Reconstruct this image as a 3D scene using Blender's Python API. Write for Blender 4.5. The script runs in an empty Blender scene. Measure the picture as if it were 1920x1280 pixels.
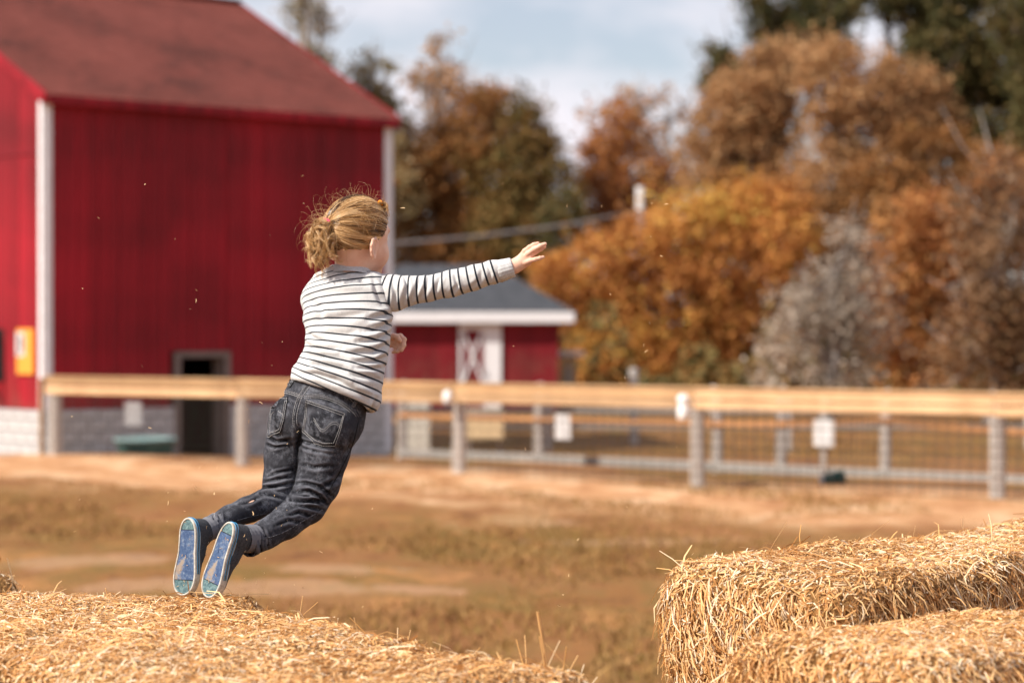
import bpy, math, random
import numpy as np
from mathutils import Vector, Matrix, Quaternion, noise
from mathutils.bvhtree import BVHTree
R = math.radians
random.seed(7); rng = np.random.default_rng(11)
SC = bpy.context.scene; COL = SC.collection

# ------------------------------------------------------------------ camera
EYE = 2.1; F = 4533.0; TILT = math.atan(35 / F)
cam = bpy.data.cameras.new('camera'); camo = bpy.data.objects.new('camera', cam); COL.objects.link(camo)
camo.location = (0, 0, EYE); camo.rotation_euler = (math.pi / 2 - TILT, 0, 0)
cam.sensor_width = 36; cam.lens = 85; cam.clip_start = .1; cam.clip_end = 3000
cam.dof.use_dof = True; cam.dof.focus_distance = 6.18; cam.dof.aperture_fstop = 2.9
SC.camera = camo
# ------------------------------------------------------------------ world, sun, exposure
SUN_EL = R(43); SUN_H = Vector((-.86, -.50)).normalized()
SUN = Vector((SUN_H.x * math.cos(SUN_EL), SUN_H.y * math.cos(SUN_EL), math.sin(SUN_EL)))
W = bpy.data.worlds.new('World'); SC.world = W; W.use_nodes = True
nt = W.node_tree; nt.nodes.clear()
o_ = nt.nodes.new('ShaderNodeOutputWorld'); bg = nt.nodes.new('ShaderNodeBackground'); sky = nt.nodes.new('ShaderNodeTexSky')
sky.sky_type = 'NISHITA'; sky.sun_disc = False; sky.sun_elevation = SUN_EL
sky.sun_rotation = math.atan2(SUN_H.x, SUN_H.y); sky.air_density = 1.0; sky.dust_density = .5; sky.ozone_density = 2.2
tc = nt.nodes.new('ShaderNodeTexCoord'); mp = nt.nodes.new('ShaderNodeMapping'); mp.inputs['Scale'].default_value = (3.2, 3.2, 8.0)
mp.inputs['Location'].default_value = (0.35, 0.0, .62)
nz = nt.nodes.new('ShaderNodeTexNoise'); nz.inputs['Scale'].default_value = 1.9; nz.inputs['Detail'].default_value = 5; nz.inputs['Roughness'].default_value = .5
rp = nt.nodes.new('ShaderNodeValToRGB'); rp.color_ramp.elements[0].position = .46; rp.color_ramp.elements[1].position = .64; rp.color_ramp.elements[0].color = (.34, .34, .34, 1)
mx = nt.nodes.new('ShaderNodeMixRGB'); mx.inputs[2].default_value = (9.2, 8.8, 9.4, 1)
nt.links.new(tc.outputs['Generated'], mp.inputs[0]); nt.links.new(mp.outputs[0], nz.inputs[0]); nt.links.new(nz.outputs[0], rp.inputs[0])
nt.links.new(rp.outputs[0], mx.inputs[0]); nt.links.new(sky.outputs[0], mx.inputs[1])
nt.links.new(mx.outputs[0], bg.inputs[0]); nt.links.new(bg.outputs[0], o_.inputs[0]); bg.inputs[1].default_value = .075
sl = bpy.data.lights.new('sun', 'SUN'); sl.energy = 4.9; sl.angle = R(.6); sl.color = (1, .93, .82)
so = bpy.data.objects.new('sun', sl); COL.objects.link(so); so.location = (-20, -20, 30)
so.rotation_euler = (-SUN).to_track_quat('-Z', 'Y').to_euler()
SC.view_settings.view_transform = 'Standard'; SC.view_settings.look = 'None'; SC.view_settings.gamma = 1
SC.view_settings.use_curve_mapping = False; SC.view_settings.exposure = 0.5

# ------------------------------------------------------------------ measuring helpers
FW = Vector((0, math.cos(TILT), -math.sin(TILT))); UP = Vector((0, math.sin(TILT), math.cos(TILT)))
def ray(px, py):
    return FW + Vector((1, 0, 0)) * ((px - 960) / F) - UP * ((py - 640) / F)
def P(px, py, d):
    r = ray(px, py); return Vector((0, 0, EYE)) + r * (d / r.y)
def proj(V):
    V = np.asarray(V, dtype=float) - np.array([0, 0, EYE]); dep = V @ np.array(FW)
    return 960 + F * V[:, 0] / dep, 640 - F * (V @ np.array(UP)) / dep
def A(v): return np.array(v, dtype=float)
def sstep(t): t = np.clip(t, 0, 1); return t * t * (3 - 2 * t)
def ground_z(x, y): return -0.38 * float(sstep(A((y - 37) / 9.0)))

# ------------------------------------------------------------------ objects
def tag(o, label=None, cat=None, group=None, kind=None):
    for k, v in (('label', label), ('category', cat), ('group', group), ('kind', kind)):
        if v: o[k] = v
    return o
def wl(o):
    v = Vector(o.location)
    while o.parent: o = o.parent; v += Vector(o.location)
    return v
def thing(name, loc, label, cat, group=None):
    o = bpy.data.objects.new(name, None); COL.objects.link(o); o.location = loc; o.empty_display_size = .2
    return tag(o, label, cat, group)
def link(name, me, parent=None, loc=(0, 0, 0), rot=None):
    o = bpy.data.objects.new(name, me); COL.objects.link(o)
    if parent: o.parent = parent; o.location = Vector(loc) - wl(parent)
    else: o.location = loc
    if rot is not None: o.rotation_euler = rot
    return o
def npmesh(name, V, Q, mat=None, smooth=False, attrs=None):
    """V (n,3); Q (m,k) equal-size faces"""
    V = np.asarray(V, dtype=np.float32); Q = np.asarray(Q, dtype=np.int32)
    me = bpy.data.meshes.new(name); n, k = Q.shape
    me.vertices.add(len(V)); me.vertices.foreach_set('co', V.ravel())
    me.loops.add(n * k); me.loops.foreach_set('vertex_index', Q.ravel())
    me.polygons.add(n); me.polygons.foreach_set('loop_start', np.arange(0, n * k, k, dtype=np.int32))
    me.update(calc_edges=True); me.validate()
    if smooth: me.polygons.foreach_set('use_smooth', np.ones(len(me.polygons), dtype=bool))
    for an, av in (attrs or {}).items():
        av = np.asarray(av, dtype=np.float32)
        if av.ndim == 1:
            a = me.attributes.new(an, 'FLOAT', 'POINT'); a.data.foreach_set('value', av)
        else:
            a = me.attributes.new(an, 'FLOAT_COLOR', 'POINT')
            if av.shape[1] == 3: av = np.hstack([av, np.ones((len(av), 1), np.float32)])
            a.data.foreach_set('color', av.ravel())
    if mat: me.materials.append(mat)
    return me
def world_obj(name, V, Q, mat, parent=None, smooth=False, attrs=None):
    """mesh built in world coordinates, its origin moved to its own centre"""
    V = np.asarray(V, dtype=float); c = (V.min(0) + V.max(0)) / 2
    return link(name, npmesh(name, V - c, Q, mat, smooth, attrs), parent, Vector(c))
class MB:
    def __init__(s): s.v = []; s.f = []
    def box(s, c, d, rotz=0, bev=0.0, M=None):
        """bevelled box: centre c, full dims d"""
        b = min(bev, min(d) * .45); hx, hy, hz = (q / 2 for q in d); i = len(s.v)
        if b <= 0:
            pts = [(x * hx, y * hy, z * hz) for z in (-1, 1) for y in (-1, 1) for x in (-1, 1)]
            fs = [(0, 2, 3, 1), (4, 5, 7, 6), (0, 1, 5, 4), (2, 6, 7, 3), (0, 4, 6, 2), (1, 3, 7, 5)]
        else:
            pts = []
            for z in (-1, 1):
                for y in (-1, 1):
                    for x in (-1, 1):
                        pts += [(x * hx, y * (hy - b), z * (hz - b)), (x * (hx - b), y * hy, z * (hz - b)), (x * (hx - b), y * (hy - b), z * hz)]
            def q(x, y, z, a): return ((z > 0) * 4 + (y > 0) * 2 + (x > 0)) * 3 + a
            fs = []
            for sx in (-1, 1): fs.append((q(sx, -1, -1, 0), q(sx, 1, -1, 0), q(sx, 1, 1, 0), q(sx, -1, 1, 0)))
            for sy in (-1, 1): fs.append((q(-1, sy, -1, 1), q(1, sy, -1, 1), q(1, sy, 1, 1), q(-1, sy, 1, 1)))
            for sz in (-1, 1): fs.append((q(-1, -1, sz, 2), q(1, -1, sz, 2), q(1, 1, sz, 2), q(-1, 1, sz, 2)))
            for y in (-1, 1):
                for z in (-1, 1): fs.append((q(-1, y, z, 1), q(1, y, z, 1), q(1, y, z, 2), q(-1, y, z, 2)))
            for x in (-1, 1):
                for z in (-1, 1): fs.append((q(x, -1, z, 0), q(x, 1, z, 0), q(x, 1, z, 2), q(x, -1, z, 2)))
            for x in (-1, 1):
                for y in (-1, 1): fs.append((q(x, y, -1, 0), q(x, y, 1, 0), q(x, y, 1, 1), q(x, y, -1, 1)))
            for x in (-1, 1):
                for y in (-1, 1):
                    for z in (-1, 1): fs.append((q(x, y, z, 0), q(x, y, z, 1), q(x, y, z, 2)))
        m = M or Matrix.Rotation(rotz, 3, 'Z'); c = Vector(c)
        s.v += [tuple(m @ Vector(p) + c) for p in pts]; s.f += [tuple(i + k for k in f) for f in fs]; return s
    def beam(s, a, b, w, t, bev=.004):
        a, b = Vector(a), Vector(b); d = b - a; L = d.length
        M = d.to_track_quat('X', 'Z').to_matrix(); return s.box((a + b) / 2, (L, w, t), 0, bev, M)
    def tube(s, pts, rad, n=8, cap=True):
        pts = [Vector(p) for p in pts]; i0 = len(s.v); up = None
        for k, p in enumerate(pts):
            d = (pts[min(k + 1, len(pts) - 1)] - pts[max(k - 1, 0)]).normalized()
            if up is None: up = d.orthogonal().normalized()
            up = (up - d * up.dot(d)).normalized(); sd = d.cross(up); r = rad[k] if hasattr(rad, '__len__') else rad
            for j in range(n):
                a = 2 * math.pi * j / n; s.v.append(tuple(p + (up * math.cos(a) + sd * math.sin(a)) * r))
        for k in range(len(pts) - 1):
            for j in range(n):
                a = i0 + k * n + j; b = i0 + k * n + (j + 1) % n; s.f.append((a, b, b + n, a + n))
        if cap:
            s.f.append(tuple(i0 + j for j in range(n))[::-1]); e = i0 + (len(pts) - 1) * n; s.f.append(tuple(e + j for j in range(n)))
        return s
    def lathe(s, prof, c=(0, 0, 0), n=24, M=None):
        i0 = len(s.v); c = Vector(c); M = M or Matrix.Identity(3)
        for r, z in prof:
            for j in range(n):
                a = 2 * math.pi * j / n; s.v.append(tuple(M @ Vector((r * math.cos(a), r * math.sin(a), z)) + c))
        for k in range(len(prof) - 1):
            for j in range(n):
                a = i0 + k * n + j; b = i0 + k * n + (j + 1) % n; s.f.append((a, b, b + n, a + n))
        return s
    def poly(s, pts): i = len(s.v); s.v += [tuple(p) for p in pts]; s.f.append(tuple(range(i, i + len(pts)))); return s
    def mesh(s, name, mat, smooth=False):
        me = bpy.data.meshes.new(name); me.from_pydata(s.v, [], s.f); me.update()
        import bmesh
        b = bmesh.new(); b.from_mesh(me); bmesh.ops.recalc_face_normals(b, faces=b.faces); b.to_mesh(me); b.free()
        if smooth: me.polygons.foreach_set('use_smooth', [True] * len(me.polygons))
        if mat: me.materials.append(mat)
        return me
    def obj(s, name, mat, parent=None, smooth=False):
        V = np.array(s.v); c = (V.min(0) + V.max(0)) / 2; s.v = [tuple(v) for v in V - c]
        return link(name, s.mesh(name, mat, smooth), parent, Vector(c))

# ------------------------------------------------------------------ materials
class N:
    def __init__(s, name):
        s.m = bpy.data.materials.new(name); s.m.use_nodes = True; s.t = s.m.node_tree; s.t.nodes.clear()
        s.out = s.t.nodes.new('ShaderNodeOutputMaterial'); s.b = s.t.nodes.new('ShaderNodeBsdfPrincipled')
        s.t.links.new(s.b.outputs[0], s.out.inputs[0]); s.b.inputs['Specular IOR Level'].default_value = .25
    def n(s, t, **kw):
        x = s.t.nodes.new('ShaderNode' + t)
        for k, v in kw.items():
            if k in x.inputs: x.inputs[k].default_value = v
            else: setattr(x, k, v)
        return x
    def l(s, a, b): s.t.links.new(a, b)
    def coord(s, scale=(1, 1, 1), src='Object', rot=(0, 0, 0)):
        if src == 'World': c = s.n('NewGeometry').outputs['Position']
        else: c = s.n('TexCoord').outputs[src]
        m = s.n('Mapping'); m.inputs['Scale'].default_value = scale; m.inputs['Rotation'].default_value = rot; s.l(c, m.inputs[0]); return m.outputs[0]
    def noise(s, scale, detail=4, rough=.55, co=None, dist=0):
        x = s.n('TexNoise'); x.inputs['Scale'].default_value = scale; x.inputs['Detail'].default_value = detail
        x.inputs['Roughness'].default_value = rough; x.inputs['Distortion'].default_value = dist
        if co is not None: s.l(co, x.inputs['Vector'])
        return x.outputs[0]
    def ramp(s, fac, stops):
        r = s.n('ValToRGB'); e = r.color_ramp.elements
        while len(e) < len(stops): e.new(.5)
        for k, (p, c) in enumerate(stops):
            e[k].position = p; e[k].color = (c, c, c, 1) if not hasattr(c, '__len__') else (*c[:3], 1)
        s.l(fac, r.inputs[0]); return r.outputs[0]
    def mix(s, f, a, b, mode='MIX'):
        m = s.n('MixRGB', blend_type=mode)
        for i, v in enumerate((f, a, b)):
            if hasattr(v, 'is_linked') or hasattr(v, 'links'): s.l(v, m.inputs[i])
            else: m.inputs[i].default_value = v if not hasattr(v, '__len__') else (*v[:3], 1)
        return m.outputs[0]
    def math(s, op, a, b=0.0, c=0.0):
        m = s.n('Math', operation=op)
        for i, v in enumerate((a, b, c)):
            if hasattr(v, 'links'): s.l(v, m.inputs[i])
            else: m.inputs[i].default_value = v
        return m.outputs[0]
    def attr(s, name, out='Fac'): return s.n('Attribute', attribute_name=name).outputs[out]
    def col(s, c, rough=.8):
        if hasattr(c, 'links'): s.l(c, s.b.inputs['Base Color'])
        else: s.b.inputs['Base Color'].default_value = (*c[:3], 1)
        s.b.inputs['Roughness'].default_value = rough; return s
    def bump(s, h, strength=.4, dist=.01):
        b = s.n('Bump'); b.inputs['Strength'].default_value = strength; b.inputs['Distance'].default_value = dist
        s.l(h, b.inputs['Height']); s.l(b.outputs[0], s.b.inputs['Normal']); return s
def objrand(q): return q.n('ObjectInfo').outputs['Random']
def wood_mat(name, c1, c2, grain=(1, 1, 18), rough=.8, vary=.35):
    q = N(name); co = q.coord(grain); f = q.noise(3.0, 6, .6, co, .4); big = q.noise(1.3, 3, .6, q.coord())
    f2 = q.mix(.45, f, big); c = q.ramp(f2, [(.30, c1), (.68, c2)])
    v = q.math('MULTIPLY_ADD', objrand(q), vary, 1 - vary / 2); c = q.mix(1, c, v, 'MULTIPLY') if False else q.mix(1.0, c, q.n('CombineColor').outputs[0], 'MIX') if False else c
    m = q.n('HueSaturation'); q.l(c, m.inputs['Color']); q.l(v, m.inputs['Value'])
    return q.col(m.outputs[0], rough).bump(f, .35, .006).m
M = {}
def paint_red(name, ca, cb):
    q = N(name); f = q.noise(2.2, 5, .6, q.coord((3, 3, .35))); g = q.noise(30, 3, .6, q.coord((1, 1, .1)))
    big = q.noise(.5, 3, .5, q.coord((1, 1, 1), 'World')); c = q.ramp(q.mix(.4, f, big), [(.38, ca), (.62, cb)])
    v = q.math('MULTIPLY_ADD', objrand(q), .28, .86); m = q.n('HueSaturation'); q.l(c, m.inputs['Color']); q.l(v, m.inputs['Value'])
    sx = q.n('SeparateXYZ'); q.l(q.n('NewGeometry').outputs['Position'], sx.inputs[0]); mr = q.n('MapRange'); q.l(sx.outputs[2], mr.inputs[0]); mr.inputs[1].default_value = 1.5; mr.inputs[2].default_value = .5
    dirt = q.math('MULTIPLY', mr.outputs[0], q.ramp(q.noise(2.5, 5, .7, q.coord((1, 1, .6), 'World')), [(.42, 0), (.7, .55)])); cc_ = q.mix(dirt, m.outputs[0], (.16, .09, .06))
    return q.col(cc_, .62).bump(g, .3, .004).m
M['red'] = paint_red('barn_red_paint', (.135, .005, .009), (.34, .008, .019))
def plain(name, c, rough=.7, var=.25, sc=6):
    q = N(name); f = q.noise(sc, 5, .6, q.coord()); a = tuple(x * (1 - var) for x in c); b = tuple(min(1, x * (1 + var)) for x in c)
    return q.col(q.ramp(f, [(.3, a), (.7, b)]), rough).bump(f, .2, .004).m
M['white'] = plain('white_trim_paint', (.74, .73, .75), .6, .08)
M['shed_red'] = paint_red('shed_red_paint', (.13, .005, .010), (.21, .007, .014))
M['foundation'] = plain('whitewashed_block', (.50, .49, .49), .9, .38, 2.2)
M['mortar'] = plain('mortar', (.3, .29, .28), .95, .2)
q = N('red_shingle'); f = q.noise(.55, 5, .65, q.coord((1, 1, 1), 'World')); g = q.noise(5, 3, .6, q.coord((1, 1, 1), 'World'))
q.col(q.ramp(q.mix(.35, f, g), [(.34, (.085, .026, .020)), (.5, (.18, .048, .036)), (.68, (.24, .066, .050))]), .85).bump(g, .4, .01); M['shingle'] = q.m
q = N('grey_shingle'); g = q.noise(3, 4, .6, q.coord((1, 1, 1), 'World'))
q.col(q.ramp(g, [(.3, (.062, .066, .078)), (.7, (.10, .104, .12))]), .85).bump(g, .4, .01); M['grey_shingle'] = q.m
M['door_frame'] = wood_mat('weathered_door_frame', (.13, .095, .08), (.25, .20, .18))
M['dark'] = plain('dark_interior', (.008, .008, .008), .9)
M['rail'] = wood_mat('pale_pine_rail', (.30, .17, .08), (.68, .45, .26), (1.1, 16, 16), .75, .5)
M['cap'] = wood_mat('tan_cap_board', (.28, .16, .08), (.56, .36, .19), (1.1, 16, 16), .8, .5)
M['orange_rail'] = wood_mat('orange_stained_rail', (.38, .17, .07), (.56, .28, .12), (.8, 14, 14), .8, .2)
M['post'] = wood_mat('grey_weathered_post', (.36, .31, .28), (.64, .58, .53), (14, 14, .8), .85, .25)
M['post_brown'] = wood_mat('brown_post', (.30, .17, .08), (.45, .27, .12), (14, 14, .8), .85, .2)
M['curb'] = wood_mat('grey_base_board', (.20, .185, .17), (.36, .335, .31), (.8, 14, 14), .9, .2)
q = N('galvanised_wire'); q.col((.05, .045, .04), .6); M['wire'] = q.m
M['board'] = plain('pale_board', (.50, .45, .38), .85, .2)
M['cream'] = plain('cream_board', (.66, .47, .27), .85, .15)
M['paper'] = plain('white_laminate', (.56, .54, .54), .6, .14)
M['jug'] = plain('white_plastic', (.80, .80, .80), .35, .04)
M['tub'] = plain('teal_plastic_tub', (.04, .13, .13), .45, .2)
M['tub_rim'] = plain('pale_rim', (.20, .30, .30), .5, .1)
M['green'] = plain('dark_green_plastic', (.012, .05, .04), .45, .15)
M['yellow'] = plain('orange_yellow_sign', (.80, .32, .05), .55, .08)
M['ink'] = plain('dark_print', (.06, .06, .07), .7, .1)
M['bark'] = wood_mat('brown_bark', (.07, .05, .035), (.17, .13, .10), (6, 6, 1))
M['pale_bark'] = wood_mat('pale_bark', (.22, .19, .17), (.40, .36, .33), (6, 6, 1))
M['pole'] = wood_mat('pale_pole', (.34, .31, .30), (.52, .49, .48), (14, 14, .8))
M['cable'] = plain('grey_cable', (.30, .28, .27), .6, .05)
M['concrete'] = plain('pale_concrete', (.5, .48, .45), .9)
# ================================================================== SETTING
def fence_line(pa, pb):
    a, b = pa, pb
    def f(px):
        k = (px - 960) / F
        t = (k * a[1] - a[0]) / ((b[0] - a[0]) - k * (b[1] - a[1])); return (a[0] + t * (b[0] - a[0]), a[1] + t * (b[1] - a[1]))
    return f
fA = (-7.17, 37.8); fB = (5.71, 28.6)
fp = fence_line(fA, fB)
FDIR = Vector((fB[0] - fA[0], fB[1] - fA[1])).normalized(); FNRM = Vector((FDIR.y, -FDIR.x))   # points to the camera
FROT = math.atan2(FDIR.y, FDIR.x)
def make_ground():
    xs = np.concatenate([np.linspace(-900, -70, 10), np.linspace(-60, 60, 150), np.linspace(70, 900, 10)])
    ys = np.concatenate([np.linspace(-300, -5, 8), np.linspace(0, 60, 120), np.linspace(63, 130, 20), np.linspace(160, 2200, 12)])
    X, Y = np.meshgrid(xs, ys); Z = -0.38 * sstep((Y - 37) / 9.0)
    Z = Z + .05 * np.sin(X * .7 + Y * .33) * np.sin(Y * .5 - X * .21) * ((abs(X) < 50) & (Y < 60))
    V = np.stack([X, Y, Z], -1).reshape(-1, 3); ny, nx = X.shape
    i = (np.arange(ny - 1)[:, None] * nx + np.arange(nx - 1)[None]).ravel()
    Q = np.stack([i, i + 1, i + nx + 1, i + nx], 1)
    q = N('dry_paddock_ground'); co = q.coord((1, 1, 1), 'World')
    st = q.coord((.9, .42, 1), 'World')
    n1 = q.noise(.55, 6, .62, st, .3); n2 = q.noise(1.6, 5, .65, st, .2); n3 = q.noise(14, 4, .7, co)
    grass = q.ramp(n2, [(.32, (.15, .060, .017)), (.43, (.28, .125, .034)), (.54, (.19, .112, .026)), (.66, (.40, .185, .056))])
    dirt = q.ramp(n2, [(.34, (.22, .082, .028)), (.66, (.44, .195, .078))])
    c = q.mix(q.ramp(n1, [(.40, 0), (.66, .85)]), grass, dirt)
    # strip of spilt straw and sand along the fence
    sx = q.n('SeparateXYZ'); q.l(q.n('NewGeometry').outputs['Position'], sx.inputs[0])
    d = q.math('ADD', q.math('MULTIPLY', q.math('SUBTRACT', sx.outputs[0], fA[0]), FNRM.x), q.math('MULTIPLY', q.math('SUBTRACT', sx.outputs[1], fA[1]), FNRM.y))
    dn = q.math('ADD', d, q.math('MULTIPLY', q.math('SUBTRACT', n1, .5), 9.0))
    m1 = q.n('MapRange'); q.l(dn, m1.inputs[0]); m1.inputs[1].default_value = 5.6; m1.inputs[2].default_value = 3.4
    m2 = q.n('MapRange'); q.l(d, m2.inputs[0]); m2.inputs[1].default_value = -1.8; m2.inputs[2].default_value = -0.6
    band = q.math('MULTIPLY', m1.outputs[0], m2.outputs[0])
    straw = q.ramp(n2, [(.34, (.42, .19, .08)), (.5, (.62, .33, .16)), (.66, (.78, .52, .32))])
    c = q.mix(q.math('MULTIPLY', band, .92), c, straw)
    # bare pale earth patches near the bales
    for (x, y, rx, ry) in ((-1.35, 20.4, .8, .40), (-3.85, 20.9, .8, .6), (.25, 25.4, .4, .4), (1.1, 23.5, 1.2, .35), (-1.9, 19.0, 1.6, .5)):
        a = q.math('DIVIDE', q.math('SUBTRACT', sx.outputs[0], x), rx); b = q.math('DIVIDE', q.math('SUBTRACT', sx.outputs[1], y), ry)
        r2 = q.math('ADD', q.math('MULTIPLY', a, a), q.math('MULTIPLY', b, b)); r2 = q.math('ADD', r2, q.math('MULTIPLY', q.math('SUBTRACT', n2, .5), 7.0))
        mr = q.n('MapRange'); q.l(r2, mr.inputs[0]); mr.inputs[1].default_value = 1.1; mr.inputs[2].default_value = .4
        c = q.mix(q.math('MULTIPLY', mr.outputs[0], .42), c, (.55, .34, .20))
    c = q.mix(.35, c, q.ramp(n3, [(.3, (.35, .35, .35)), (.7, (1, 1, 1))]), 'MULTIPLY')
    q.col(c, .95).bump(n3, .8, .05)
    o = link('ground', npmesh('ground', V, Q, q.m, True)); tag(o, kind='structure', label='dry brown paddock ground with straw along the fence')
make_ground()

# ---- dry grass tufts in the paddock (uncountable)
def blades(name, n, region, h, mat, seed):
    g = np.random.default_rng(seed); X, Y = region(g, n); 
    patch = np.array([noise.noise((x * .45, y * .3, 3.1)) for x, y in zip(X, Y)]); k = patch > -.1; X, Y = X[k], Y[k]; n = len(X)
    Z = -0.38 * sstep((Y - 37) / 9.0); a = g.uniform(0, 2 * np.pi, n); L = h * g.uniform(.4, 1.3, n); w = .006 + .006 * g.random(n)
    lean = g.normal(0, .55, (n, 2)); B = np.stack([X, Y, Z - .02], 1); T = B + np.stack([lean[:, 0] * L, lean[:, 1] * L, L], 1)
    s = np.stack([np.cos(a), np.sin(a), 0 * a], 1) * w[:, None]; V = np.stack([B - s, B + s, T], 1).reshape(-1, 3)
    c = g.random(n).repeat(3)
    o = link(name, npmesh(name, V, np.arange(3 * n).reshape(-1, 3), mat, False, {'tone': c})); return o
q = N('dry_grass_blades'); q.col(q.ramp(q.attr('tone'), [(0, (.15, .082, .022)), (.5, (.28, .145, .045)), (.8, (.19, .125, .032)), (1, (.44, .25, .10))]), .85); M['grass'] = q.m
def reg(g, n):
    Y = 13 + 20 * g.random(n) ** .8; X = (g.random(n) - .5) * .75 * Y; return X, Y
tag(blades('dry_grass', 80000, reg, .06, M['grass'], 3), 'sparse dry grass and weeds covering the paddock', 'grass', kind='stuff')
def reg2(g, n):
    Y = 38 + 30 * g.random(n); X = (g.random(n) * .4 - .05) * Y; return X, Y
tag(blades('pasture_grass', 25000, reg2, .16, M['grass'], 5), 'dry pasture grass growing behind the pen fences', 'grass', kind='stuff')

# ---- red barn
TH = R(42); wv = Vector((math.cos(TH), math.sin(TH), 0)); vv = Vector((-math.sin(TH), math.cos(TH), 0))
BA = Vector((-7.72, 40.0, 0)); LW = 7.33; DW = 9.9; EZ = 5.90; FZ = .66; PITCH = 2.57 / 4.95; BZ = -.5
barn = thing('red_barn', BA + (wv * LW + vv * DW) / 2, 'large red barn with red shingle roof, white corner trim and dark open doorway', 'barn')
def bpos(t, s, z): return BA + wv * t + vv * s + Vector((0, 0, z))
def wall_part(name, t0, t1, z0, z1, s, th, mat, parent=barn, side='long', bev=.006):
    """box on the long wall (side long: t along the wall) or the gable (t = distance back from the corner); s = outward offset of its centre"""
    m = MB()
    if side == 'long': c = bpos((t0 + t1) / 2, -s, (z0 + z1) / 2); m.box((0, 0, 0), (t1 - t0, th, z1 - z0), 0, bev); rz = TH
    else: c = bpos(-s, (t0 + t1) / 2, (z0 + z1) / 2); m.box((0, 0, 0), (t1 - t0, th, z1 - z0), 0, bev); rz = TH + math.pi / 2
    return link(name, m.mesh(name, mat), parent, c, (0, 0, rz))
def t_of(px, d0=None):   # distance along the long wall seen at px
    k = (px - 960) / F; return (k * BA.y - BA.x) / (wv.x - k * wv.y)
dt0, dt1 = t_of(335), t_of(418); DZ = 1.50
# backing sheets (butt jointed round the doorway)
wall_part('wall', .02, dt0 - .1, BZ, EZ, -.06, .06, M['shed_red'], bev=0); wall_part('wall', dt1 + .1, LW - .02, BZ, EZ, -.06, .06, M['shed_red'], bev=0)
wall_part('wall', dt0 - .1, dt1 + .1, DZ + .1, EZ, -.06, .06, M['shed_red'], bev=0)
m = MB()
for s0, s1 in ((.1, DW),): m.box(bpos(LW - .03, DW / 2, (BZ + EZ) / 2), (.06, DW, EZ - BZ), TH)
m.box(bpos(LW / 2, DW - .03, (BZ + EZ) / 2), (LW - .2, .06, EZ - BZ), TH); m.obj('back_wall', M['shed_red'], barn)
n = 36; bw = LW / n
g = np.random.default_rng(5)
for k in range(n):
    t0 = k * bw + .004; t1 = (k + 1) * bw - .004; z0 = FZ
    pr = float(g.uniform(.004, .016))
    if t1 > dt0 - .09 and t0 < dt1 + .09: z0 = DZ + .12
    wall_part('plank', t0, t1, z0 + float(g.uniform(-.02, .0)), EZ - .02, pr, .03, M['red'])
    if k % 2 == 0 and not (t1 > dt0 - .1 and t0 < dt1 + .1): wall_part('batten', t0 - .02, t0 + .02, FZ + .01, EZ - .03, pr + .022, .016, M['red'])
# gable boards, top cut to the roof slope
GD = 3.4
for k in range(13):
    s0 = k * .262 + .004; s1 = s0 + .254; mm = MB()
    for off in (0,):
        pts = []
        for (s, z) in ((s0, FZ), (s1, FZ), (s1, EZ + PITCH * s1 - .03), (s0, EZ + PITCH * s0 - .03)): pts.append((s, z))
        pr = float(g.uniform(.005, .02)); fr = [bpos(-pr - .015, s, z) for s, z in pts]; bk = [bpos(-pr + .015, s, z) for s, z in pts]
        i = len(mm.v); mm.v += [tuple(p) for p in fr + bk]; mm.f += [(i, i + 1, i + 2, i + 3), (i + 7, i + 6, i + 5, i + 4)] + [(i + a, i + 4 + a, i + 4 + (a + 1) % 4, i + (a + 1) % 4) for a in range(4)]
    mm.obj('plank', M['red'], barn)
mm = MB(); pg = [bpos(.03, .0, BZ), bpos(.03, DW, BZ), bpos(.03, DW, EZ), bpos(.03, DW / 2, EZ + PITCH * DW / 2), bpos(.03, 0, EZ)]; mm.poly(pg); mm.poly([p + wv * .05 for p in pg]); mm.obj('gable_wall', M['shed_red'], barn)
mm = MB(); mm.poly([bpos(LW - .06, .0, EZ), bpos(LW - .06, DW, EZ), bpos(LW - .06, DW / 2, EZ + PITCH * DW / 2)]); mm.obj('gable_wall', M['shed_red'], barn)
wall_part('ledge_board', .16, GD, 4.9, 4.96, .035, .03, M['shed_red'], side='gable')
# corner trims
for t, w_ in ((0, .2), (LW, .15)):
    if t == 0:
        wall_part('corner_trim', -.03, .10, FZ - .02, EZ, .045, .03, M['white']); wall_part('corner_trim', -.0, .12, FZ - .02, EZ, .045, .03, M['white'], side='gable')
    else: wall_part('corner_trim', LW - .16, LW + .03, BZ + .2, EZ, .045, .03, M['white'])
# block foundation
def blocks(t0, t1, side):
    row = 0; z = BZ
    while z < FZ - .05:
        z1 = min(z + .2, FZ - .01); t = t0 - (.2 if row % 2 else 0)
        while t < t1 - .02:
            a, b = max(t, t0), min(t + .4, t1)
            if b - a > .05:
                if not (side == 'long' and b > dt0 - .08 and a < dt1 + .08):
                    wall_part('block', a + .005, b - .005, z + .005, z1 - .005, .02 + float(g.uniform(0, .008)), .06, M['foundation'], side=side, bev=.012)
                elif side == 'long':
                    if a < dt0 - .08: wall_part('block', a + .005, dt0 - .09, z + .005, z1 - .005, .022, .06, M['foundation'], side=side, bev=.012)
                    if b > dt1 + .08: wall_part('block', dt1 + .09, b - .005, z + .005, z1 - .005, .022, .06, M['foundation'], side=side, bev=.012)
            t += .4
        z += .2; row += 1
blocks(0, LW, 'long'); blocks(0, 3.2, 'gable')
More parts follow.
